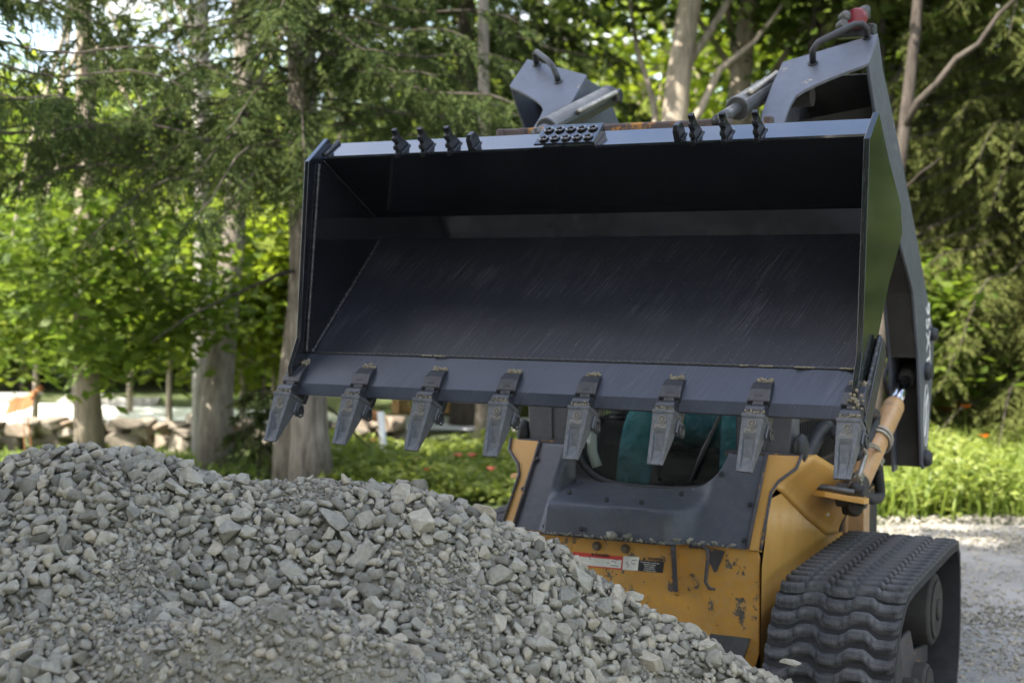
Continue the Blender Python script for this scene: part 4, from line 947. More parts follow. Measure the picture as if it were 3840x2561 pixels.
# hoses by the near lift cylinder
def hose(pxs, r, X, mat='hose', name='hydraulic_hose'):
    P = [np.array(at(px, py, X=x_)) for (px, py), x_ in zip(pxs, X if isinstance(X, (list, tuple)) else [X] * len(pxs))]
    # smooth the path
    Q_ = []
    for i in range(len(P) - 1):
        p0, p1, p2, p3 = P[max(i - 1, 0)], P[i], P[i + 1], P[min(i + 2, len(P) - 1)]
        for t in np.linspace(0, 1, 6, endpoint=False):
            Q_.append(0.5 * ((2 * p1) + (p2 - p0) * t + (2 * p0 - 5 * p1 + 4 * p2 - p3) * t * t + (3 * p1 - p0 - 3 * p2 + p3) * t ** 3))
    Q_.append(P[-1]); return MB().tube(Q_, r, 12).build(name, mat, L0, smooth=True)
hose([(3290, 1740), (3296, 1800), (3300, 1850), (3290, 1868), (3260, 1868), (3232, 1845), (3205, 1828)], 0.024, -1.31)
hose([(3240, 1740), (3262, 1785), (3258, 1815), (3225, 1830), (3205, 1826)], 0.021, -1.35)
hose([(3255, 1545), (3282, 1560), (3262, 1625), (3235, 1690), (3215, 1720)], 0.026, -1.36)
hose([(3220, 1790), (3232, 1750), (3245, 1705), (3238, 1680), (3252, 1668), (3290, 1680), (3298, 1720)], 0.011, -1.30, 'zinc', 'hydraulic_pipe')
hose([(3345, 870), (3330, 1020), (3336, 1150), (3352, 1240), (3352, 1360), (3340, 1520), (3350, 1640)], 0.022, -1.44)
hose([(3350, 1230), (3322, 1310), (3335, 1350), (3318, 1420), (3330, 1480)], 0.010, -1.42)
for p, r in ((at(3205, 1826, X=-1.32), 0.03), (at(3218, 1792, X=-1.31), 0.024), (at(3290, 1735, X=-1.31), 0.028)):
    MB().cyl(p - np.array((0, 0.03, 0.01)), p + np.array((0, 0.03, 0.01)), r, 6).build('hose_fitting', 'zinc', L0, bevel=0.003)
hose([(3100, 1600), (3070, 1630), (3040, 1680), (3010, 1740)], 0.035, -1.50, 'black_plastic', 'vent_duct')
hose([(3130, 1620), (3160, 1650), (3180, 1720), (3170, 1770)], 0.028, -1.42)
MB().box(at(3330, 1660, X=-1.50), (0.10, 0.16, 0.22)).build('rear_link', 'arm_inside', L0, bevel=0.01)
MB().tube([at(3205, 1905, X=-1.36) + np.array((-0.05, 0, 0.0)), at(3205, 1905, X=-1.36), at(3210, 1900, X=-1.31)], [0.03, 0.036, 0.032], 18).build('cylinder_trunnion', 'arm_inside', L0, bevel=0.006)
MB().slab([(-1.405, 6.60, 2.02), (-1.405, 6.42, 2.02), (-1.405, 6.62, 1.42), (-1.405, 6.72, 1.42)], [(-1.43, 6.60, 2.02), (-1.43, 6.42, 2.02), (-1.43, 6.62, 1.42), (-1.43, 6.72, 1.42)]).build('arm_guard', 'black_plastic', L0, bevel=0.006)

# tracks
loop = [(5.27, 0.735), (5.18, 0.70), (5.09, 0.625), (5.02, 0.52), (4.985, 0.42), (4.985, 0.30), (5.02, 0.18), (5.09, 0.09), (5.20, 0.045), (5.35, 0.035), (5.8, 0.035), (6.2, 0.035), (6.33, 0.055), (6.41, 0.13), (6.455, 0.26), (6.465, 0.40), (6.455, 0.54), (6.43, 0.66), (6.38, 0.72), (6.31, 0.737), (5.9, 0.738), (5.6, 0.737)]
def smooth_loop(P, it=2):
    P = [np.array(p) for p in P]
    for _ in range(it):
        Q_ = []
        for a, b in zip(P, P[1:] + P[:1]): Q_ += [a * 0.75 + b * 0.25, a * 0.25 + b * 0.75]
        P = Q_
    return P
LOOP = smooth_loop(loop, 2); cen = np.mean(LOOP, axis=0)
def normals(P):
    out = []
    for i in range(len(P)):
        t = P[(i + 1) % len(P)] - P[i - 1]; t /= np.linalg.norm(t); n = np.array([t[1], -t[0]])
        if n @ (P[i] - cen) < 0: n = -n
        out.append(n)
    return out
NL = normals(LOOP)
def track(xa, xb, whole):
    mb = MB(); n = len(LOOP); inn = [p - q * 0.028 for p, q in zip(LOOP, NL)]
    vs = [(xa, *p) for p in LOOP] + [(xb, *p) for p in LOOP] + [(xb, *p) for p in inn] + [(xa, *p) for p in inn]
    fs = []
    for i in range(n):
        j = (i + 1) % n
        for a in range(4): b = (a + 1) % 4; fs.append((a * n + i, a * n + j, b * n + j, b * n + i))
    mb.add(vs, fs); tr = mb.build('rubber_track', 'rubber_dark', L0)
    return tr
wid = 0.47
lugrow = MB(); NX = 41; rws = []
for k in range(NX):
    u = k / (NX - 1); x_ = -wid / 2 + 0.002 + (wid - 0.004) * u; ph = (u * 5) % 1.0
    tri = 1 - abs(2 * ((u * 2.5 + 0.25) % 1.0) - 1) * 2
    wv_ = 0.0165 * max(-0.9, min(0.9, tri * 2.2)); gap = 0.009 if abs(tri) < 0.24 and 0 < k < NX - 1 else 0.0
    e_ = 0.004 if k in (0, NX - 1) else 0.0
    rws.append([(x_, wv_ - 0.027, 0.0), (x_, wv_ - 0.0175, 0.021 - gap - e_), (x_, wv_ - 0.010, 0.026 - gap - e_), (x_, wv_ + 0.010, 0.026 - gap - e_), (x_, wv_ + 0.0175, 0.021 - gap - e_), (x_, wv_ + 0.027, 0.0)])
lugrow.add([p for r_ in rws for p in r_], [(k * 6 + j_, k * 6 + (j_ + 1) % 6, (k + 1) * 6 + (j_ + 1) % 6, (k + 1) * 6 + j_) for k in range(NX - 1) for j_ in range(6)] + [tuple(range(6)), tuple((NX - 1) * 6 + q for q in range(5, -1, -1))])
lug_me = lugrow.mesh('tread_bar', 'rubber')
seglen = [float(np.linalg.norm(LOOP[(i + 1) % len(LOOP)] - LOOP[i])) for i in range(len(LOOP))]; per = sum(seglen)
for xa, xb in ((-1.455, -0.985), (-3.135, -2.665)):
    tr = track(xa, xb, True); nb = int(per / 0.071); xm = (xa + xb) / 2
    for k in range(nb):
        s = per * k / nb; i = 0
        while s > seglen[i]: s -= seglen[i]; i += 1
        a, b = LOOP[i], LOOP[(i + 1) % len(LOOP)]; u = s / seglen[i]; p = a + (b - a) * u; nn = NL[i] * (1 - u) + NL[(i + 1) % len(LOOP)] * u; nn /= np.linalg.norm(nn)
        tg = np.array([-nn[1], nn[0]])
        mw = Matrix(((1, 0, 0, xm), (0, tg[0], nn[0], p[0] - nn[0] * 0.001), (0, tg[1], nn[1], p[1] - nn[1] * 0.001), (0, 0, 0, 1)))
        put('tread_bar', lug_me, tr, mw=mw)
    sg = 1 if xm > XC else -1; xo = xb if sg > 0 else xa
    for (y, z, r) in ((6.20, 0.47, 0.155), (5.28, 0.40, 0.20), (5.55, 0.17, 0.10), (5.80, 0.17, 0.10), (6.05, 0.17, 0.10)):
        MB().tube([(xm - 0.15, y, z), (xo - sg * 0.075, y, z), (xo - sg * 0.065, y, z)], [r, r, r * 0.93], 32).tube([(xo - sg * 0.066, y, z), (xo - sg * 0.055, y, z)], r * 0.8, 32).tube([(xo - sg * 0.058, y, z), (xo - sg * 0.045, y, z)], r * 0.3, 16).build('track_wheel', 'arm_inside' if r < 0.15 else 'steel_dark' if 'steel_dark' in M else 'arm_inside', tr, bevel=0.004)
    MB().slab([(xo - sg * 0.12, y, z) for y, z in ((5.25, 0.45), (5.95, 0.43), (6.03, 0.33), (6.35, 0.28), (6.35, 0.20), (5.25, 0.16))], [(xo - sg * 0.14, y, z) for y, z in ((5.25, 0.45), (5.95, 0.43), (6.03, 0.33), (6.35, 0.28), (6.35, 0.20), (5.25, 0.16))]).build('roller_frame', 'chipped_edge', tr, bevel=0.008)
    MB().tube([(xo - sg * 0.118, 5.60 + 0.05 * math.cos(a) , 0.30 + 0.09 * math.sin(a)) for a in np.linspace(0, 2 * math.pi, 17)], 0.006, 6).build('frame_slot', 'arm_inside', tr)
    MB().box((xm - sg * 0.10, 5.75, 0.40), (0.30, 1.1, 0.45)).build('drive_case', 'arm_inside', tr, bevel=0.03)

# falling pebble and the clods the bucket has just dropped
fs_ = put('falling_stone', STONES[3], None, mw=Matrix.Translation(at(2962, 2478, D=4.3)) @ Matrix.Rotation(0.2, 4, 'Y') @ Matrix.Diagonal((0.036, 0.02, 0.018, 1)))
tag(fs_, 'flat grey stone tumbling through the air before the rubber track', 'stone')
fs2 = put('falling_chip', STONES[5], None, mw=Matrix.Translation(at(3103, 1930, D=4.7)) @ Matrix.Diagonal((0.006, 0.006, 0.010, 1)))
tag(fs2, 'tiny pale chip falling past the orange shoulder panel', 'stone')

# ------------------------------------------------------------------ the operator
def operator():
    nodes = {}; edges = []; V = []; R = []
    def add(n, p, r, par=None):
        nodes[n] = len(V); V.append(p); R.append(r)
        if par: edges.append((nodes[par], nodes[n]))
    add('pelvis', (XC, 6.42, 1.19), (0.15, 0.13)); add('belly', (XC, 6.45, 1.33), (0.15, 0.12), 'pelvis'); add('chest', (XC, 6.47, 1.52), (0.165, 0.125), 'belly')
    add('neck', (XC, 6.45, 1.67), (0.058, 0.058), 'chest'); add('jaw', (XC, 6.42, 1.735), (0.066, 0.075), 'neck'); add('skull', (XC, 6.42, 1.83), (0.080, 0.098), 'jaw'); add('crown', (XC, 6.435, 1.895), (0.055, 0.065), 'skull')
    add('nose', (XC, 6.325, 1.80), (0.012, 0.012), 'skull')
    for s, n in ((-1, 'a'), (1, 'b')):
        add('hip' + n, (XC + s * 0.11, 6.36, 1.17), (0.115, 0.10), 'pelvis'); add('knee' + n, (XC + s * 0.225, 5.93, 1.27), (0.088, 0.088), 'hip' + n)
        add('shin' + n, (XC + s * 0.235, 5.86, 1.08), (0.085, 0.085), 'knee' + n); add('ank' + n, (XC + s * 0.23, 5.80, 0.93), (0.075, 0.075), 'shin' + n); add('heel' + n, (XC + s * 0.23, 5.80, 0.885), (0.042, 0.042), 'ank' + n); add('toe' + n, (XC + s * 0.235, 5.62, 0.88), (0.04, 0.035), 'heel' + n)
        add('sho' + n, (XC + s * 0.20, 6.47, 1.57), (0.075, 0.075), 'chest'); add('elb' + n, (XC + s * 0.30, 6.32, 1.33), (0.055, 0.055), 'sho' + n); add('wri' + n, (XC + s * 0.345, 6.10, 1.40), (0.033, 0.028), 'elb' + n); add('palm' + n, (XC + s * 0.35, 6.045, 1.42), (0.032, 0.02), 'wri' + n)
        for k, (dx, ln) in enumerate(((-0.03, 0.05), (-0.01, 0.058), (0.01, 0.055), (0.03, 0.045))):
            add('f%d' % k + n, (XC + s * 0.35 + dx * 0.6, 6.01, 1.43 - k * 0.012), (0.0095, 0.0095), 'palm' + n); add('g%d' % k + n, (XC + s * 0.36 + 0.01, 5.985 - 0.001 * k, 1.415 - k * 0.017), (0.0085, 0.0085), 'f%d' % k + n)
        add('th' + n, (XC + s * 0.325, 6.03, 1.455), (0.010, 0.010), 'palm' + n); add('ti' + n, (XC + s * 0.34, 5.995, 1.475), (0.009, 0.009), 'th' + n)
    me = bpy.data.meshes.new('person'); me.from_pydata(V, edges, []); me.update()
    o = bpy.data.objects.new('person', me); COL.objects.link(o)
    sk = o.modifiers.new('skin', 'SKIN'); sk.use_smooth_shade = True
    for d, r in zip(me.skin_vertices[0].data, R): d.radius = r
    me.skin_vertices[0].data[0].use_root = True
    ss = o.modifiers.new('sub', 'SUBSURF'); ss.levels = ss.render_levels = 2
    bpy.context.view_layer.update()
    m2 = bpy.data.meshes.new_from_object(o.evaluated_get(bpy.context.evaluated_depsgraph_get()))
    o.modifiers.clear(); o.data = m2; m2.materials.clear()
    for k in ('teal', 'skin', 'boot', 'hair'): m2.materials.append(M[k])
    for p in m2.polygons:
        c = p.center; p.use_smooth = True
        if c.z > 1.665: p.material_index = 3 if (c.z > 1.86 or (c.z > 1.76 and c.y > 6.43)) else 1
        elif c.z < 0.93: p.material_index = 2
        elif c.y < 6.10 and 1.36 < c.z: p.material_index = 1
    tag(o, 'person in teal work clothes sitting at the loader controls behind the windscreen', 'person')
    for s in (-1, 1):
        MB().ball((XC + s * 0.032, 6.332, 1.825), 0.011, 10, 8).build('eye', 'white_plastic', o, smooth=True)
        MB().ball((XC + s * 0.088, 6.43, 1.80), (0.012, 0.022, 0.032), 10, 8).build('ear', 'skin', o, smooth=True)
    MB().ball((XC, 6.345, 1.755), (0.024, 0.012, 0.006), 10, 8).build('mouth', 'red', o, smooth=True)
operator()

# ------------------------------------------------------------------ vegetation
RNG = np.random.default_rng(5)
def leaves(cent, size, flat=0.5, aspect=0.62):
    """one bent two-triangle leaf at each centre"""
    n = len(cent); cent = np.asarray(cent)
    nz = RNG.normal(0, 1, (n, 3)); nz[:, 2] = np.abs(nz[:, 2]) + flat * 2.2; nz /= np.linalg.norm(nz, axis=1)[:, None]
    a = RNG.normal(0, 1, (n, 3)); u = np.cross(nz, a); u /= np.linalg.norm(u, axis=1)[:, None] + 1e-9; v = np.cross(nz, u)
    s = (size * RNG.uniform(0.65, 1.25, n))[:, None] if np.isscalar(size) else (np.asarray(size) * RNG.uniform(0.7, 1.2, n))[:, None]
    P = np.stack([cent - u * s, cent - v * s * aspect + nz * s * 0.18, cent + u * s, cent + v * s * aspect + nz * s * 0.18], 1)
    V = P.reshape(-1, 3); F = np.arange(4 * n).reshape(n, 4); return V, F
def limb_path(a, b, sag, n=5, wob=0.05):
    a, b = np.array(a, float), np.array(b, float); L = np.linalg.norm(b - a); out = []
    for k in range(n + 1):
        t = k / n; p = a + (b - a) * t; p = p + np.array([0, 0, sag * L * 4 * t * (1 - t)]) + (RNG.normal(0, wob * L * 0.3, 3) if 0 < k < n else 0); out.append(p)
    return out
def broadleaf(label, base, top, r0, crown_c, crown_r, nclump, per, leaf, mat, bark, group, name='maple_tree', clump=0.35, low=None, mid=None, limbs=10, flat=0.5, extra_limbs=()):
    root = empty(name, base, label, 'tree', group)
    base = np.array(base, float); top = np.array(top, float)
    n = 9; pts = []
    for k in range(n + 1):
        t = k / n; p = base + (top - base) * t
        if mid is not None: p = p + np.array(mid) * 4 * t * (1 - t)
        pts.append(p + (np.array([math.sin(t * 7 + base[0]), math.cos(t * 6 + base[1]), 0]) * r0 * 0.35 if 0 < k else 0))
    pts[0] = pts[0] - np.array([0, 0, 0.06])
    rad = [r0 * (1.35 if k == 0 else 1.08 if k == 1 else 1 - 0.55 * k / n) for k in range(n + 1)]
    MB().tube(pts, rad, 14).build('trunk', bark, root, smooth=True)
    cc = np.array(crown_c, float); cr = np.array(crown_r, float)
    d = RNG.normal(0, 1, (nclump, 3)); d /= np.linalg.norm(d, axis=1)[:, None]; d *= (RNG.uniform(0.15, 1, nclump) ** 0.45)[:, None]
    cl = cc + d * cr
    if low is not None: cl[:, 2] = np.maximum(cl[:, 2], low + RNG.uniform(0, 0.4, nclump))
    mb = MB()
    for k in range(min(limbs, nclump)):
        t = RNG.uniform(0.35, 0.95); i = int(t * n); a = pts[i]; L = np.linalg.norm(cl[k] - a)
        if L > 4.5: continue
        rr = rad[i] * 0.38; P = limb_path(a, cl[k], 0.05); mb.tube(P, list(np.linspace(rr, rr * 0.15, len(P))), 7)
    for (a, b, ra, rb) in extra_limbs:
        P = limb_path(a, b, 0.03, 7); mb.tube(P, list(np.linspace(ra, rb, len(P))), 9)
    if mb.v: mb.build('branches', bark, root, smooth=True)
    cs = np.repeat(cl, per, 0) + RNG.normal(0, 1, (nclump * per, 3)) * np.array([clump, clump, clump * 0.55])
    if low is not None: cs[:, 2] = np.maximum(cs[:, 2], 0.15)
    V, F = leaves(cs, leaf, flat)
    put('crown', np_mesh('crown', V, F, mat), root)
    return root
def spruce(label, base, height, r0, z_lo, reach, mat, bark, group, dens=1.0, lean=(0, 0), sector=None, zmax_detail=6.0, twig=0.11, dead=6, name='spruce_tree', droop=0.35):
    root = empty(name, base, label, 'tree', group); base = np.array(base, float)
    top = base + np.array([lean[0], lean[1], height]); n = 12
    pts = [base + (top - base) * k / n for k in range(n + 1)]; pts[0] = pts[0] - np.array([0, 0, 0.08])
    rad = [r0 * (1.3 if k == 0 else 1 - 0.9 * k / n) for k in range(n + 1)]
    MB().tube(pts, rad, 14).build('trunk', bark, root, smooth=True)
    bm_ = MB(); C, U, S_ = [], [], []
    z = z_lo; 
    while z < height - 0.3:
        fine = z < zmax_detail
        k0 = 5 if fine else 4
        for _ in range(k0):
            az = RNG.uniform(0, 2 * math.pi)
            if sector is not None and fine and RNG.random() < 0.65: az = RNG.uniform(*sector)
            f = 1 - z / height; L = reach * (0.35 + 0.65 * f) * RNG.uniform(0.65, 1.1)
            a = base + (top - base) * (z / height); dirv = np.array([math.cos(az), math.sin(az), 0])
            m = 9; P = []
            for j in range(m + 1):
                t = j / m; P.append(a + dirv * L * t + np.array([0, 0, 0.05 * L * math.sin(t * 2.2) - droop * 0.8 * L * t * t + 0.03 * L * math.sin(t * 9 + az * 3)]))
            bm_.tube(P, list(np.linspace(0.011, 0.003, m + 1) * (0.6 + 0.25 * L)), 5)
            # side branchlets hanging from the branch, each with twigs in two rows
            PP = np.array(P); side = np.cross(dirv, (0, 0, 1)); up_ = np.array([0, 0, 1.0])
            nb = max(3, int((9.0 if fine else 3.2) * L * dens)); tw = 20 if fine else 7
            t = RNG.uniform(0.10, 1.0, nb); idx = np.minimum((t * m).astype(int), m - 1); fr_ = (t * m - idx)[:, None]
            c0 = PP[idx] * (1 - fr_) + PP[idx + 1] * fr_
            sg = RNG.choice([-1.0, 1.0], nb)[:, None]
            bd = dirv * RNG.uniform(0.25, 0.7, (nb, 1)) + side * sg * RNG.uniform(0.25, 0.9, (nb, 1)) - up_ * RNG.uniform(0.25, 1.0, (nb, 1)) * (1.0 if fine else 0.5)
            bd /= np.linalg.norm(bd, axis=1)[:, None]; bl_ = (RNG.uniform(0.22, 0.55, (nb, 1)) * (1.15 - 0.5 * t[:, None])) * (0.55 + 0.2 * L)
            v = np.tile(np.linspace(0.05, 1.0, tw), nb)[:, None]; B0 = np.repeat(c0, tw, 0); BD = np.repeat(bd, tw, 0); BL = np.repeat(bl_, tw, 0)
            q = np.cross(BD, np.repeat(RNG.normal(0, 1, (nb, 3)) * 0.5 + np.array([0, 0, 1.0]), tw, 0)); q /= np.linalg.norm(q, axis=1)[:, None] + 1e-9
            alt = np.where(np.arange(nb * tw) % 2 == 0, 1.0, -1.0)[:, None]
            ns = nb * tw
            u = BD * 0.75 + q * alt * RNG.uniform(0.35, 0.9, (ns, 1)) + RNG.normal(0, 0.15, (ns, 3)) - up_ * 0.15; u /= np.linalg.norm(u, axis=1)[:, None]
            sz_ = np.full(ns, twig if fine else twig * 3.0) * (1.25 - 0.6 * v[:, 0])
            c = B0 + BD * BL * v + np.array([0, 0, -0.12]) * BL * v * v + u * sz_[:, None] * 0.4
            C.append(c); U.append(u); S_.append(sz_)
        z += 0.16 if fine else 0.42
    for _ in range(dead):
        az = RNG.uniform(0, 6.28); zz = RNG.uniform(0.8, z_lo + 1.5); a = base + (top - base) * (zz / height); L = RNG.uniform(0.5, 1.6)
        P = limb_path(a, a + np.array([math.cos(az) * L, math.sin(az) * L, RNG.uniform(-0.7, 0.1) * L]), 0.04); bm_.tube(P, list(np.linspace(0.018, 0.004, len(P))), 5)
    bm_.build('branches', 'bark_dark', root, smooth=True)
    C, U, S_ = np.concatenate(C), np.concatenate(U), np.concatenate(S_)[:, None] * RNG.uniform(0.6, 1.3, (len(np.concatenate(C)), 1))
    a = RNG.normal(0, 1, C.shape); w_ = np.cross(U, a); w_ /= np.linalg.norm(w_, axis=1)[:, None]
    V = np.stack([C - U * S_ * 0.5, C - w_ * S_ * 0.12, C + U * S_ * 0.5, C + w_ * S_ * 0.12], 1).reshape(-1, 3)
    put('crown', np_mesh('crown', V, np.arange(len(V)).reshape(-1, 4), mat), root)
    return root
NEAR = 'trees at the edge of the yard'; FAR = 'trees in the wood behind'; OFF = 'tall trees around the yard'

az_cam = math.atan2(-F0[1], -F0[0])
# the dark spruce whose trunk stands behind the bucket
spruce('tall dark spruce with drooping branches, its trunk just left of the bucket', cpx(1165, 11.8), 6.6, 0.17, 2.6, 3.6, 'spruce', 'bark_grey', NEAR, 2.3, (-0.2, 0), (az_cam - 1.9, az_cam + 1.2), 5.6, 0.07, 10, droop=0.25)
spruce('dark spruce at the far left whose branches hang over the view', cpx(-330, 9.8), 5.8, 0.16, 2.75, 3.8, 'spruce', 'bark_dark', NEAR, 2.4, (0, 0), None, 5.2, 0.065, 4, droop=0.20)
spruce('olive green spruce filling the right edge behind the weeds', cpx(3880, 16.2), 14, 0.2, 0.7, 3.3, 'spruce_light', 'bark_dark', NEAR, 2.4, (0, 0), (az_cam - 1.3, az_cam + 1.6), 6.4, 0.07, 8)
spruce('second olive spruce right of the raised lift arm', cpx(3480, 19.5), 15, 0.2, 1.2, 3.0, 'spruce_light', 'bark_dark', NEAR, 1.5, (0, 0), None, 6.4, 0.095, 6)
spruce('dark spruce deep behind the middle of the bucket', cpx(1750, 17.5), 11, 0.18, 1.6, 3.2, 'spruce', 'bark_dark', FAR, 0.9, (0, 0), None, 6.2, 0.13, 6)
spruce('slim spruce sapling between the two pale trunks', cpx(960, 12.6), 1.15, 0.018, 0.2, 0.42, 'spruce', 'bark_dark', NEAR, 1.0, (0.1, 0), None, 4, 0.09, 0)
# maples and trunks
broadleaf('young maple with tan trunk and broad sunlit leaves at the left', cpx(335, 13.2), cpx(300, 13.6, 7.5), 0.115, cpx(330, 12.7, 1.75), (1.35, 1.1, 0.85), 95, 50, 0.07, 'maple_leaf', 'bark_tan', NEAR, clump=0.24, limbs=16)
broadleaf('pale straight trunk left of the bucket teeth', cpx(760, 14.2), cpx(770, 14.4, 9), 0.095, cpx(800, 15, 6.8), (1.6, 1.6, 1.6), 16, 60, 0.10, 'maple_leaf', 'bark_pale', NEAR, name='birch_tree', clump=0.45)
broadleaf('leaning grey trunk beside the pale straight one', cpx(800, 13.6), cpx(985, 14.0, 6.5), 0.14, cpx(960, 14.5, 6.8), (1.6, 1.6, 1.4), 16, 60, 0.10, 'maple_leaf', 'bark_grey', NEAR, clump=0.45)
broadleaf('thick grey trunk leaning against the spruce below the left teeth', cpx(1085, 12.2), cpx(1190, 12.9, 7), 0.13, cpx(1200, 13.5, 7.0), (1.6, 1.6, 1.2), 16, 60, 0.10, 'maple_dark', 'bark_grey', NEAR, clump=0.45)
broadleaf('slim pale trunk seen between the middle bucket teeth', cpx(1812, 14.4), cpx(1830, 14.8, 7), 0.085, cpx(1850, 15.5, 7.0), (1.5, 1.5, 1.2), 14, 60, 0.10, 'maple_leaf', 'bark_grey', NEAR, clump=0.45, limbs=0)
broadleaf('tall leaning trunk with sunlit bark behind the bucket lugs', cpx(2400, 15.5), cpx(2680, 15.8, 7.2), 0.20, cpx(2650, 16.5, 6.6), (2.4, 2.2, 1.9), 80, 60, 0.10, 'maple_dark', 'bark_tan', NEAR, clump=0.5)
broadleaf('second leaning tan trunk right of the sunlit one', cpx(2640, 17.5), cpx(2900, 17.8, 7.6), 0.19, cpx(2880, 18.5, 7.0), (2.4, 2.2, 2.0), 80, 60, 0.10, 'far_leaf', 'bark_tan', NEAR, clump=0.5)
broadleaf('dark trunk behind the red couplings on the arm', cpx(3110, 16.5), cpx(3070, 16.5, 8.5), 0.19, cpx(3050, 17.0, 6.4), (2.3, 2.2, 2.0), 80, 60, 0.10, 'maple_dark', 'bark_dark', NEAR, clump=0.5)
broadleaf('grey brown trunk just right of the red couplings', cpx(3290, 17.2), cpx(3240, 17.2, 8.5), 0.18, cpx(3300, 18, 6.6), (2.4, 2.2, 2.0), 80, 60, 0.10, 'maple_leaf', 'bark_grey', NEAR, clump=0.5)
broadleaf('forked tree with a long branch reaching to the upper right corner', cpx(3270, 13.6), cpx(3470, 14.4, 6.4), 0.085, cpx(3500, 15, 5.8), (1.8, 1.8, 1.0), 60, 55, 0.085, 'maple_dark', 'bark_dark', NEAR, clump=0.4, limbs=0,
          extra_limbs=((cpx(3372, 14.0, 3.25), cpx(3880, 13.2, 4.6), 0.04, 0.014), (cpx(3352, 13.9, 2.6), cpx(3520, 13.2, 2.95), 0.018, 0.006)))
# understory at mid distance
us = [(270, 22.6, 'lime_leaf', 1.5, 1.1), (80, 22.8, 'lime_leaf', 1.8, 1.2), (620, 15.5, 'lime_leaf', 1.75, 1.0), (900, 16.5, 'lime_leaf', 1.6, 1.2), (1020, 16.5, 'lime_leaf', 2.0, 0.9), (120, 17, 'maple_leaf', 2.6, 1.5), (480, 19, 'lime_leaf', 2.2, 1.5), (1350, 18, 'lime_leaf', 1.7, 1.3), (1650, 20, 'maple_leaf', 1.5, 1.6), (2050, 19, 'maple_leaf', 1.6, 1.4), (3380, 15.2, 'maple_leaf', 1.2, 0.8), (3050, 17.5, 'lime_leaf', 1.3, 1.1)]
us_l = ['lime sapling beyond the drive behind the young maple trunk', 'lime sapling beyond the drive near the left picture edge', 'bright lime sapling at mid left behind the stone wall', 'lime green sapling left of the pale trunk', 'leafy sapling against the leaning grey trunk', 'green sapling at the far left edge', 'sunny sapling behind the young maple', 'lime sapling behind the first bucket tooth', 'green shrub behind the firewood', 'green shrub behind the cab corner', 'green shrub seen under the near lift arm', 'yellow green shrub behind the lift cylinder']
for (px, D, mt, zc, r), lb in zip(us, us_l):
    b = cpx(px, D); broadleaf(lb, b, b + np.array([0.1, 0.1, zc + r]), 0.035, b + np.array([0, 0, zc]), (r, r, r * 0.9), 60, 46, 0.085, mt, 'bark_tan', 'saplings and shrubs under the trees', name='sapling', clump=0.26, limbs=14, low=0.3, flat=0.8)
# the wood behind
k = 0
ORD = ['first', 'second', 'third', 'fourth', 'fifth', 'sixth', 'seventh', 'eighth', 'ninth', 'tenth', 'eleventh']
for D, pxs in ((24, (-350, 180, 760, 1300, 1930, 2500, 3060, 3500, 3900)), (31, (-200, 350, 900, 1300, 1780, 2150, 2520, 2950, 3300, 3760))):
    for px in pxs:
        px_0 = px; px += RNG.uniform(-60, 60); b = cpx(px, D + RNG.uniform(-1.5, 1.5)); h = RNG.uniform(4.8, 6.2) if px < 950 else RNG.uniform(6.2, 8.2)
        mt = ['far_leaf', 'lime_leaf', 'maple_leaf', 'far_leaf'][k % 4]
        ring = 'nearer' if D < 28 else 'farther'
        lb = '%s woodland tree from the left in the %s row behind the yard' % (ORD[pxs.index(px_0)], ring)
        broadleaf(lb, b, b + np.array([RNG.uniform(-0.5, 0.5), 0, h]), RNG.uniform(0.10, 0.17), b + np.array([0, 0, h * 0.56]), (2.3, 2.3, h * 0.46), 95, 38, 0.13, mt, ['bark_grey', 'bark_dark', 'bark_tan'][k % 3], FAR, name='woodland_tree', clump=0.48, limbs=16, low=0.5)
        k += 1
for i, (px, D, r) in enumerate(((-120, 23, 1.5), (150, 25, 1.7), (420, 23.5, 1.5), (680, 25, 1.6), (930, 23, 1.4), (1200, 25, 1.6), (1480, 23.5, 1.4), (1760, 25, 1.6), (2150, 24, 1.6), (3300, 21, 1.4), (3650, 20, 1.5))):
    b = cpx(px, D); broadleaf('low bush, %s from the left in the row beyond the drive' % ORD[i], b, b + np.array([0.1, 0, r * 1.2]), 0.03, b + np.array([0, 0, r * 0.8]), (r * 1.25, r * 1.25, r * 0.8), 70, 44, 0.10, ['lime_leaf', 'maple_leaf', 'lime_leaf'][i % 3], 'bark_tan', 'bushes beyond the drive', name='bush', clump=0.30, limbs=10, low=0.12, flat=0.7)
# hedge-like mass that closes the view far behind
def far_wood():
    cs = []
    for _ in range(1500):
        D = RNG.uniform(37, 46); px = RNG.uniform(-900, 4700); z = RNG.uniform(0, 1) ** 0.9 * (6.3 + 1.6 * math.sin(px * 0.004) + 1.1 * math.sin(px * 0.011 + 2))
        cs.append(cpx(px, D, z))
    cs = np.repeat(np.array(cs), 34, 0) + RNG.normal(0, 0.6, (1500 * 34, 3)); V, F = leaves(cs, 0.20, 0.4)
    o = put('far_wood', np_mesh('far_wood', V, F, 'far_leaf')); tag(o, 'far leafy wood closing the view behind all the trees', 'wood', None, 'stuff')
far_wood()
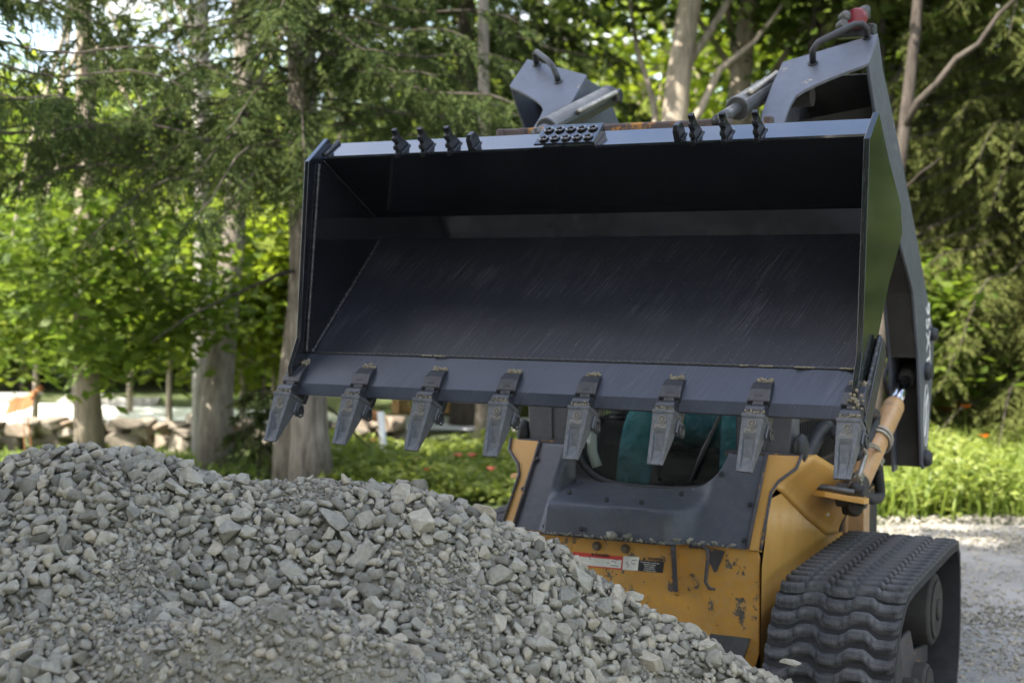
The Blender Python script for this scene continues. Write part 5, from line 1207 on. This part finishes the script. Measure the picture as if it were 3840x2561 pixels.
# tall spruces round the yard, outside the picture, that shade the work
for i, (xc, zc, h, rc) in enumerate(((-4.6, 3.2, 15, 2.9), (-4.4, -0.4, 15, 2.8), (-7.6, 1.0, 17, 3.3), (-7.2, -1.6, 17, 3.2), (-9.6, -0.4, 17, 3.3), (-6.0, -4.2, 16, 3.0))):
    spruce('tall spruce %s left of the yard outside the view' % ['nearest', 'second', 'third', 'fourth', 'fifth', 'sixth', 'seventh', 'eighth'][i], cw(xc, zc), h, 0.2, 3.2, rc, 'spruce', 'bark_dark', OFF, 2.6, (0, 0), None, 0.0, 0.13, 0)
for i, (xc, zc, h) in enumerate(((-5.4, 1.7, 12.5), (-6.6, -0.6, 13.0))):  # unseen oaks added to block sun leaking onto bucket and pile
    b = cw(xc, zc)
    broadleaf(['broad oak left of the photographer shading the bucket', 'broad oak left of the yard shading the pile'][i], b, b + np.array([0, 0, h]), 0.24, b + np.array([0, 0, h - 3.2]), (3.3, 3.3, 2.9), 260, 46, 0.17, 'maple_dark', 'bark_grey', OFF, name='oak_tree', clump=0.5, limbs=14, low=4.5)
for i, (xc, zc, h) in enumerate(((-9, -13, 11), (-3.5, -16, 12), (2.5, -14.5, 11), (8, -15, 12), (13, -8, 11), (14.5, 0, 12), (14, 8, 11))):
    b = cw(xc, zc)
    broadleaf('green tree %s of the row behind the photographer' % ['first', 'second', 'third', 'fourth', 'fifth', 'sixth', 'seventh'][i], b, b + np.array([0, 0, h]), 0.17, b + np.array([0, 0, h * 0.52]), (3.3, 3.3, h * 0.48), 110, 26, 0.22, 'maple_leaf', 'bark_grey', OFF, name='woodland_tree', clump=0.7, limbs=8, low=0.3)

for i, (xc, zc, r) in enumerate(((8.2, 10.8, 2.0), (10.2, 15.5, 2.2), (11.5, 12.5, 2.3), (13.2, 18.0, 2.4), (12.5, 9.0, 2.2), (15.5, 14.0, 2.5), (12.5, 22.0, 2.4))):
    b = cw(xc, zc)
    broadleaf('leafy tree, %s along the right rim of the yard' % ORD[i], b, b + np.array([0, 0, 6.5]), 0.12, b + np.array([0, 0, 3.4]), (r, r, 3.1), 110, 30, 0.16, 'maple_dark', 'bark_grey', OFF, name='woodland_tree', clump=0.5, limbs=8, low=0.2)
# weeds and grass
def weeds():
    # leafy herbs
    cs = []; sz = []
    for _ in range(9500):
        D = RNG.uniform(10.85, 16.0); px = RNG.uniform(1180, 4000)
        if px < 2050 and (D < 11.6 or D > 14.4): continue
        hgt = RNG.uniform(0.12, 0.34) * (1 + 0.5 * (D - 10.8) / 5) * (1 + 0.35 * math.sin(px * 0.006 + D))
        hgt = hgt * (0.75 if px < 2050 else 1.0); b = cpx(px, D)
        for j in range(11): cs.append(b + np.array([RNG.normal(0, 0.07), RNG.normal(0, 0.07), hgt * RNG.uniform(0.15, 1)])); sz.append(RNG.uniform(0.025, 0.055))
    V, F = leaves(np.array(cs), np.array(sz), 0.5, 0.5)
    o = put('weeds', np_mesh('weeds', V, F, 'weed')); tag(o, 'bright green weeds growing behind the loader', 'weeds', None, 'stuff')
    # blades
    n = 15000; D = np.where(RNG.random(n) < 0.35, RNG.uniform(10.75, 12.2, n), RNG.uniform(11.0, 15.5, n)); px = RNG.uniform(-150, 4000, n)
    keep = (px > 2000) | ((D > 11.9) & (D < 14.6)); D, px = D[keep], px[keep]; n = len(D)
    xc = (px - CX) / F_PX * D; B = np.outer(xc, RT) + np.outer(D, F0)
    hg = RNG.uniform(0.10, 0.30, n) * np.where(px > 2000, 1.35, 0.55); az = RNG.uniform(0, 6.283, n); ln = hg * RNG.uniform(0.2, 0.9, n)
    dx = np.stack([np.cos(az), np.sin(az), np.zeros(n)], 1); wv = np.stack([-np.sin(az), np.cos(az), np.zeros(n)], 1) * (0.005 + 0.010 * RNG.random(n))[:, None]
    up = np.array([0, 0, 1.0])
    p0 = B; p1 = B + dx * (ln * 0.3)[:, None] + up * (hg * 0.65)[:, None]; p2 = B + dx * ln[:, None] + up * (hg * 0.98)[:, None]
    V = np.stack([p0 - wv, p0 + wv, p1 + wv * 0.8, p1 - wv * 0.8, p2], 1).reshape(-1, 3); i = np.arange(n) * 5
    F = np.concatenate([np.stack([i, i + 1, i + 2], 1), np.stack([i, i + 2, i + 3], 1), np.stack([i + 3, i + 2, i + 4], 1)])
    o = put('grass', np_mesh('grass', V, F, 'grass')); tag(o, 'long green grass along the edge of the gravel yard', 'grass', None, 'stuff')
weeds()
def flower(p, h, mat, label, group, r):
    p = np.array(p, float); root = empty('flower', (p[0], p[1], 0), label, 'flower', group)
    MB().tube([(p[0], p[1], -0.02), (p[0] + 0.01, p[1], h * 0.5), (p[0], p[1], h)], 0.004, 5).build('stem', 'grass', root)
    t0 = RNG.uniform(0, 1)
    for k in range(6):
        a = t0 + k * math.pi / 3; d = np.array([math.cos(a), math.sin(a), 0]); s = np.array([-math.sin(a), math.cos(a), 0]); c = np.array([p[0], p[1], h])
        V = [c, c + d * r * 0.5 + s * r * 0.28 + (0, 0, r * 0.5), c + d * r + (0, 0, r * 0.55), c + d * r * 0.5 - s * r * 0.28 + (0, 0, r * 0.5)]
        MB().add(V, [(0, 1, 2, 3)]).build('petal', mat, root)
fl = [(3691, 1641, 14, 'orange lily at the top of the weeds'), (3773, 1752, 12.5, 'orange lily near the right picture edge'), (3500, 1707, 13, 'orange lily just right of the lower arm pin'), (3495, 1797, 12, 'orange lily in the weeds below the lower arm pin'), (3446, 1955, 11, 'orange lily above the rubber track at the gravel edge'), (3620, 1530, 14.5, 'orange lily high among the dark weeds')]
for px, py, D, lb in fl:
    p = at(px, py, D=D); flower(p, max(0.12, p[2]), 'orange_petal', lb, 'orange lilies', 0.055)
fl = [(1440, 1712, 13, 'pink poppy at the foot of the white pipe'), (1497, 1750, 12.4, 'pink poppy left of the third bucket tooth tip'), (1555, 1730, 12.6, 'pink poppy under the third bucket tooth'), (1597, 1763, 12.2, 'pink poppy lowest over the pile, under the third tooth'), (1770, 1712, 13, 'pink poppy left of the fourth tooth tip'), (1717, 1712, 13.1, 'small pink poppy between the third and fourth teeth'), (1842, 1763, 12.2, 'pink poppy left of the orange upright')]
for px, py, D, lb in fl:
    p = at(px, py, D=D); flower(p, max(0.1, p[2]), 'pink_petal', lb, 'pink poppies', 0.05)

# ------------------------------------------------------------------ small things behind
# dry stone wall
wall = empty('stone_wall', cpx(350, 15.2), 'low wall of tan fieldstones behind the gravel pile', 'stone wall')
rk = []
for sd_ in range(8):
    me = STONES[sd_ * 3].copy(); me.materials.clear(); me.materials.append(M['fieldstone']); rk.append(me)
k = 0
for row, (z, hs) in enumerate(((0.08, 0.19), (0.20, 0.16), (0.28, 0.11))):
    px = -150 + row * 20
    while px < 1500:
        w_ = random.uniform(0.09, 0.20); step = w_ * 2 * F_PX / 15.2
        if not (row == 2 and random.random() < 0.35):
            p = cpx(px + step / 2, 15.2 + random.uniform(-0.08, 0.08) - 0.04 * row, z + random.uniform(-0.02, 0.02))
            put('stone', rk[k % 8], wall, mw=Matrix.Translation(p) @ Matrix.Rotation(YAW + random.uniform(-0.3, 0.3), 4, 'Z') @ Matrix.Diagonal((w_ * 1.04, 0.16, hs * random.uniform(0.85, 1.2), 1)))
        px += step * 0.84; k += 1
rb = put('boulder', rk[2].copy(), None, mw=Matrix.Translation(cpx(1300, 13.9, 0.06)) @ Matrix.Rotation(0.4, 4, 'Z') @ Matrix.Diagonal((0.32, 0.2, 0.14, 1)))
tag(rb, 'pale boulder lying in the grass left of the white pipe', 'boulder')
def log(a, b, r, label, group):
    root = empty('log', tuple(np.array(a)), label, 'log', group); a, b = np.array(a), np.array(b); P = limb_path(a, b, 0.0, 6, 0.02)
    MB().tube(P, [r * random.uniform(0.93, 1.06) for _ in P], 14).build('bark', 'rust', root, smooth=True)
    t = (b - a) / np.linalg.norm(b - a)
    for e, s in ((P[0], -1), (P[-1], 1)): MB().cyl(e - t * s * 0.01, e + t * s * 0.006, r * 0.93, 14).build('sawn_end', 'log_end', root)
log(cpx(1330, 14.8, 0.42), cpx(1425, 14.7, 0.40), 0.055, 'reddish log lying on the wall beside the white pipe', 'logs')
log(cpx(1310, 14.6, 0.10), cpx(1420, 14.5, 0.10), 0.10, 'brown log on the ground beside the white pipe', 'logs')
log(cpx(3520, 16.3, 0.38), cpx(3700, 16.0, 0.30), 0.09, 'fallen log in the shade under the olive spruce', 'logs')
# white drain pipe
pp = empty('drain_pipe', cpx(1440, 13.2), 'white plastic drain pipe leaning out of the weeds', 'pipe')
a, b = at(1443, 1725, D=13.2), at(1426, 1545, D=13.3)
MB().tube([a, b], 0.034, 18).build('pipe', 'white_plastic', pp, smooth=True)
MB().tube([a + (b - a) * 0.02, a + (b - a) * 0.12], 0.042, 18).build('pipe_collar', 'white_plastic', pp, smooth=True)
# white post by the cab
wpst = MB().box(cpx(2008, 15, 0.45), (0.09, 0.09, 0.95)).box(cpx(2008, 15, 0.94), (0.12, 0.12, 0.04)).build('marker_post', 'white_plastic', bevel=0.008)
tag(wpst, 'white square post just left of the cab', 'post')
# firewood stack
fw = empty('firewood_stack', cpx(1640, 18.9), 'stack of orange split firewood under tan boards beyond the drive', 'firewood')
mb = MB()
for px in (1490, 1775): MB().box(cpx(px, 18.9, 0.55), (0.12, 0.12, 1.1)).build('rack_post', 'wood', fw, bevel=0.005)
for kz in range(9): MB().box(cpx(1530, 18.88, 0.06 + 0.118 * kz), (0.30, 0.03, 0.108), np.array(Matrix.Rotation(YAW, 3, 'Z'))).build('board', 'plank' if kz > 8 else 'wood', fw, bevel=0.004)
lm = MB().tube([(0, -0.2, 0), (0, 0.2, 0)], 0.055, 10).mesh('firewood_log', 'log_end')
for r_ in range(9):
    for c_ in range(10):
        p = cpx(1590 + c_ * 20 + (10 if r_ % 2 else 0) + random.uniform(-3, 3), 18.95, 0.06 + r_ * 0.098)
        put('firewood_log', lm, fw, mw=Matrix.Translation(p) @ Matrix.Rotation(YAW + random.uniform(-0.1, 0.1), 4, 'Z') @ Matrix.Rotation(random.uniform(0, 3), 4, 'Y') @ Matrix.Diagonal((random.uniform(0.7, 1.05), 1, random.uniform(0.7, 1.0), 1)))
# planks on the far rim of the drive
for i, (px0, px1, D, z) in enumerate(((-60, 140, 20.6, 0.05), (215, 410, 20.3, 0.05), (400, 590, 19.9, 0.05))):
    a, b = cpx(px0, D), cpx(px1, D); root = empty('plank_pile', (a + b) / 2, ['grey planks at the far left of the pale drive', 'grey planks beside the maple trunk on the drive', 'grey planks right of the maple trunk on the drive'][i], 'planks', 'plank piles on the drive')
    L_ = float(np.linalg.norm(b - a)); R_ = np.array(Matrix.Rotation(YAW, 3, 'Z'))
    for q in range(3): MB().box((a + b) / 2 + np.array((0.03 * q, 0.02 * q, 0.035 + 0.036 * q)), (L_ * (1 - 0.06 * q), 0.22, 0.032), R_).build('plank', 'plank', root, bevel=0.003)
# rusty garden ornament on rods
orn = empty('garden_ornament', cpx(95, 13.6), 'rusty fringed metal garden ornament on two thin rods', 'ornament')
c_ = at(85, 1515, D=13.6); mb = MB(); N = 13
rowA = []; rowB = []
for k in range(N):
    t = k / (N - 1); u = (t - 0.5) * 0.26
    rowA.append(c_ + RT * u + np.array((0, 0, 0.02 + 0.11 * t + 0.015 * math.sin(t * 9))) + F0 * 0.10 * t); rowB.append(c_ + RT * (u - 0.03) + np.array((0, 0, -0.10 + 0.08 * t - (0.02 if k % 2 else 0))) - F0 * 0.05)
mb.add(rowA + rowB, [(k, k + 1, N + k + 1, N + k) for k in range(N - 1)]); sh = mb.build('fringed_sheet', 'rust', orn); so_ = sh.modifiers.new('t', 'SOLIDIFY'); so_.thickness = 0.006
mb = MB()
for k in range(9):
    p = rowA[-1] + RT * 0.0; a = k / 9 * 6.28; mb.tube([p, p + RT * 0.05 * math.cos(a) + np.array((0, 0, 0.05 * math.sin(a)))], [0.012, 0.003], 5)
mb.build('rosette', 'rust', orn)
MB().tube([cpx(88, 13.6, -0.02), c_ + np.array((0, 0, -0.03))], 0.006, 6).tube([cpx(118, 13.6, -0.02), c_ + RT * 0.03], 0.006, 6).build('rod', 'rust', orn)
